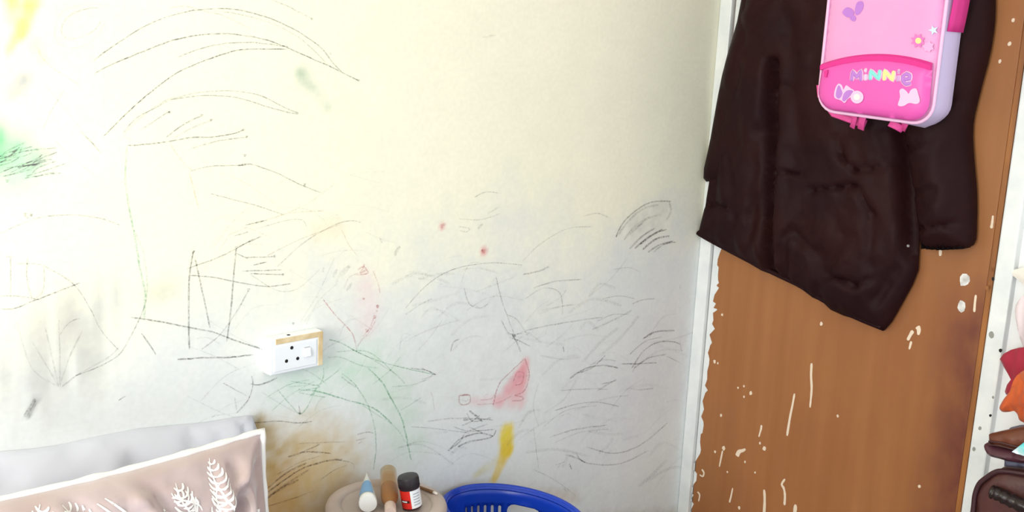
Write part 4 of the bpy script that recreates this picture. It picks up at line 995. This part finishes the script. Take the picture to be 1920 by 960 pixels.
    # butterfly and flower on the pocket
    flat('butterfly', [(1565, 183), (1566, 168), (1572, 157), (1579, 160), (1582, 168), (1587, 160), (1596, 166), (1602, 170), (1598, 180), (1590, 186), (1584, 193), (1577, 188)], palem, pk)
    flat('butterfly_wing', [(1568, 180), (1570, 166), (1574, 160), (1578, 168), (1580, 176), (1574, 185)], lilm, pk, .002)
    flat('butterfly_wing', [(1580, 186), (1584, 174), (1592, 169), (1600, 171), (1594, 180), (1584, 190)], lilm, pk, .002)
    circ = lambda x, y, r, n=12: [(x+r*cos(2*pi*k/n), y+r*sin(2*pi*k/n)) for k in range(n)]
    flat('flower', circ(1608, 182, 12), palem, pk, .0025); flat('flower_centre', circ(1608, 182, 6), crm, pk, .0035)
    flat('bow', [(1684, 197), (1688, 182), (1687, 170), (1693, 166), (1701, 172), (1704, 176), (1709, 168), (1718, 166), (1722, 176), (1725, 190), (1718, 195), (1705, 193), (1694, 199)], palem, pk)
    # upper panel: butterfly, flowers and a pale star
    flat('butterfly_wing', [(1574, 22), (1583, 13), (1594, 18), (1596, 26), (1588, 32), (1580, 30)], lilm, fp)
    flat('butterfly_wing', [(1598, 18), (1602, 4), (1612, 2), (1614, 12), (1608, 24), (1600, 28)], lilm, fp)
    flat('butterfly_wing', [(1588, 34), (1596, 28), (1600, 34), (1596, 40)], lilm, fp)
    flat('flower', [(1716+(14 if k % 2 else 9.5)*cos(pi*k/8), 76+(14 if k % 2 else 9.5)*sin(pi*k/8)) for k in range(16)], mag, fp); flat('flower_centre', circ(1717, 76, 5.5), yel, fp, .002)
    flat('flower', [(1735+(11 if k % 2 else 8)*cos(pi*k/7), 87+(11 if k % 2 else 8)*sin(pi*k/7)) for k in range(14)], mat('soft_pink_print', (246, 170, 216), .5), fp, .0015); flat('flower_centre', circ(1735, 87, 5), wht, fp, .0025)
    flat('star', [(1744+(10 if k % 2 else 4)*cos(pi*k/5), 56+(10 if k % 2 else 4)*sin(pi*k/5)) for k in range(10)], blu, fp, sm=False)
    # lettering, each letter its own raised patch with a pale outline
    cols = [lilm, palem, grn, yel, mat('mauve_print', (206, 150, 206), .5), lilm]
    L_ = [[(1597, 151), (1599, 134), (1607, 145), (1614, 133), (1614, 151)], [(1623, 150), (1623, 140)], [(1632, 149), (1633, 133), (1648, 148), (1650, 132)], [(1658, 150), (1659, 133), (1674, 150), (1676, 134)],
          [(1684, 152), (1684, 142)], [(1693, 149), (1706, 148), (1706, 141), (1700, 138), (1693, 143), (1693, 152), (1699, 158), (1707, 156)]]
    def stroke(name, pts, rpx, w, colr, par):
        q = [P(x, y, XF-pw) for x, y in resample(pts, 2.5, False)]; K = len(q); r0 = rpx/880
        q = [(q[0][0]+(q[0][0]-q[1][0])*.5, q[0][1]+(q[0][1]-q[1][1])*.5)]+q+[(q[-1][0]+(q[-1][0]-q[-2][0])*.5, q[-1][1]+(q[-1][1]-q[-2][1])*.5)]
        rr = [r0*.45]+[r0*.85]+[r0]*(K-2)+[r0*.85]+[r0*.45]
        return tube(name, [place(u, z, w) for u, z in q], r0, colr, par, 10, rr=rr, flat=.28, up=Vector((-1, 0, 0)))
    for k, (pts, cm) in enumerate(zip(L_, cols)):
        stroke('letter_outline', pts, 5.6, pw-.0005, palem, pk)
        stroke('letter', pts, 3.5, pw+.0012, cm, pk)
        if k in (1, 4):
            x, y = (1623, 132) if k == 1 else (1685, 134)
            stroke('letter_outline', [(x-2, y), (x+2, y)], 5.2, pw-.0005, palem, pk); stroke('letter_dot', [(x-1.5, y), (x+1.5, y)], 3.4, pw+.0012, cm, pk)
backpack()

# ================================================================== THINGS RIGHT OF THE DOOR
def PX(X): return lambda x, y: (lambda p: (-p.y, p.z))(onX(x, y, X))
def cloth(name, label, pts, X, rgb, folds, thick=.03, seed=0, cat='cloth', rgb2=None):
    m = mat(name+'_fabric', rgb, .8, rgb2=rgb2, scale=14, bump=.2, bscale=40, Sheen_Weight=.2); P = PX(X-.01)
    fl = [(*P(a, b), *P(c, d), w/760, dp) for a, b, c, d, w, dp in folds]
    def h(u, z, d):
        v = .006+thick*(1-math.exp(-d/.016))+.004*fbm(u*16, z*10, seed)
        for a, b, c, e, w, dp in fl: v -= dp*math.exp(-(segdist(u, z, a, b, c, e)/w)**2)
        return max(.003, v)
    return tag(relief(name, [P(*p) for p in pts], lambda u, z, w: Vector((X-w, -u, z)), h, .007, m), label, cat)
cloth('pink_garment', 'pale pink garment hanging on the white wall right of the door', smooth_poly([(1903, 572), (1930, 545), (1980, 520), (2020, 420), (2060, 420), (2060, 640), (1990, 655), (1935, 662), (1914, 645), (1905, 610)], 3), -.02, (238, 222, 226), [(1920, 560, 1915, 640, 6, .008)], .02, 3, 'garment')
cloth('beige_cloth', 'beige cloth high at the right edge beside the door jamb', [(1889, 509), (1960, 490), (2040, 500), (2040, 560), (1945, 548), (1918, 535)], -.006, (236, 228, 218), [], .008, 5)
cloth('red_cloth', 'dark red cloth hanging at the right edge behind the orange cloth', [(1873, 674), (1880, 664), (1893, 657), (1908, 653), (1940, 650), (2000, 600), (2060, 600), (2060, 740), (1920, 745), (1884, 741), (1882, 735), (1886, 722), (1893, 713), (1886, 698)], -.05, (160, 34, 56), [(1900, 660, 1897, 720, 8, .008), (1920, 660, 1915, 700, 6, .006)], .018, 7)
cloth('orange_cloth', 'bunched orange cloth in front of the dark red cloth', smooth_poly([(1926, 694), (1908, 702), (1898, 715), (1891, 735), (1880, 750), (1873, 765), (1879, 773), (1892, 773), (1900, 772), (1907, 781), (1912, 790), (1924, 797), (1960, 815), (2040, 810), (2060, 700), (1990, 690)], 3), -.085, (206, 96, 44), [(1908, 712, 1893, 765, 6, .016), (1920, 715, 1905, 775, 5, .012), (1914, 705, 1922, 730, 6, .01), (1921, 760, 1918, 795, 4, .01)], .03, 9, rgb2=(190, 78, 34))
leather = mat('brown_leather', (84, 48, 44), .38, rgb2=(70, 40, 40), scale=9, bump=.12, bscale=70, spec=.45)
leather2 = mat('tan_brown_leather', (112, 62, 42), .36, rgb2=(84, 46, 36), scale=12, bump=.1, bscale=60, spec=.45)
blackm = mat('black_handle', (34, 22, 22), .35, bump=.2, bscale=90)
greym = mat('blue_grey_webbing', (96, 96, 116), .7)
XS = -.20
def suitcase():
    P = PX(XS)
    pts = [(1815, 1000), (1821, 955), (1824, 930), (1832, 910), (1846, 898), (1862, 888), (1880, 886), (1930, 893), (2010, 905)]
    top = smooth_poly(pts, 4, False); q = [P(*p) for p in top]
    uR = q[-1][0]+.12; zt = q[-1][1]
    q = q+[(uR, zt), (uR+.02, zt-.04), (uR+.02, .012), (q[0][0], .012)]
    t = thing('suitcase', 'brown leather suitcase with black handle at the lower right corner', 'suitcase', (-.1, -(q[0][0]+uR)/2, 0))
    # shell: outline extruded back to the wall with rounded front edge
    pl = lambda u, z, w: Vector((XS+.17-w, -u, z))
    relief('shell', q, pl, lambda u, z, d: .15+.02*(1-math.exp(-d/.012)), .014, leather, t)
    tube('edge_piping', [Vector((XS+.012, -u, z)) for u, z in q[:-2]], .006, mat('dark_piping', (62, 34, 38), .4), t, 8)
    h = smooth_poly([(1866, 917), (1880, 922), (1900, 932), (1922, 942), (1960, 958)], 4, False)
    ph = [Vector((XS-.022, -P(*p)[0], P(*p)[1])) for p in h]
    hd = tube('handle', ph, .015, blackm, t, 10, rr=[.015+.002*sin(i*2.3) for i in range(len(ph))])
    for i in range(1, len(ph)-1, 3): tube('handle_rib', [ph[i]+Vector((-.009, 0, .006)), ph[i]+Vector((-.011, -.004, -.002))], .0032, mat('pale_rib', (120, 100, 92), .4) if i == 1 else bpy.data.materials['pale_rib'], hd, 6)  # short paler ribs along the handle
    for i in (1, len(ph)-2): tube('handle_mount', [ph[i]+Vector((.03, 0, 0)), ph[i]], .008, blackm, t, 8)
    return zt
suitcase()
def leather_bag():
    X = -.19; P = PX(X)
    t = thing('leather_bag', 'dark brown leather bag with flap lying on top of the suitcase', 'bag', (-.1, -1.1, P(1880, 890)[1]))
    pl = lambda w0: (lambda u, z, w: Vector((X+.035-w, -u, z)))
    low = [(1843, 838), (1848, 850), (1856, 857), (1872, 861), (1890, 866), (1920, 870), (2000, 880), (2000, 862), (1925, 851), (1890, 846), (1862, 840), (1848, 832)]
    relief('lower_edge', [P(*p) for p in smooth_poly(low, 2)], pl(0), lambda u, z, d: .030+.018*(1-math.exp(-d/.006)), .008, mat('plum_leather', (80, 44, 54), .4), t)
    up = [(1848, 818), (1850, 834), (1862, 840), (1890, 847), (1925, 852), (2000, 862), (2000, 800), (1935, 801), (1905, 806), (1870, 813)]
    fl = relief('flap', [P(*p) for p in up], pl(0), lambda u, z, d: .018+.016*(1-math.exp(-d/.01))+.003*fbm(u*30, z*30), .008, leather2, t)
    for o1 in (0, 7): tube('flap_seam', [Vector((X+.002, -P(x, y+o1*.9)[0], P(x, y+o1*.9)[1])) for x, y in ((1853, 828), (1875, 830), (1905, 838), (1930, 842))], .0022, leather, fl, 6)
    st = [(1874, 866), (1873, 880), (1890, 881), (1915, 884), (1960, 888), (1960, 874), (1918, 870), (1890, 867)]
    relief('strap', [P(*p) for p in st], pl(0), lambda u, z, d: .006+.012*(1-math.exp(-d/.006)), .008, greym, t)
leather_bag()
P = PX(-.205)
pk_ = tag(relief('packet', [P(1899, 846), P(1908, 850), P(1925, 855), P(1960, 855), P(1960, 825), P(1925, 826), P(1912, 836)], lambda u, z, w: Vector((-.2045-w, -u, z)), lambda u, z, d: .006+.003*fbm(u*60, z*60), .006, mat('aqua_white_wrapper', (236, 236, 240), .35, rgb2=(96, 206, 206), scale=26)), 'small aqua and white packet on the leather bag', 'packet')
P = PX(-.12)
tag(relief('grey_cloth', [P(1894, 806), P(1898, 800), P(1915, 796), P(1990, 792), P(1990, 812), P(1905, 808)], lambda u, z, w: Vector((-.124-w, -u, z)), lambda u, z, d: .01+.014*(1-math.exp(-d/.006)), .008, mat('slate_cloth', (104, 104, 122), .8)), 'folded slate grey cloth on top of the leather bag', 'cloth')
# pegs the garments hang from, fixed to the wall beyond the frame
for px_, py_, X_ in ((2040, 424, -.03), (2045, 606, -.06), (2040, 700, -.1)):
    p = onX(px_, py_, X_)
    tube('wall_peg', [(.012, p.y, p.z-.004), (X_-.03, p.y, p.z), (X_-.04, p.y, p.z+.012)], .005, M['dark'], wall_right, 8)
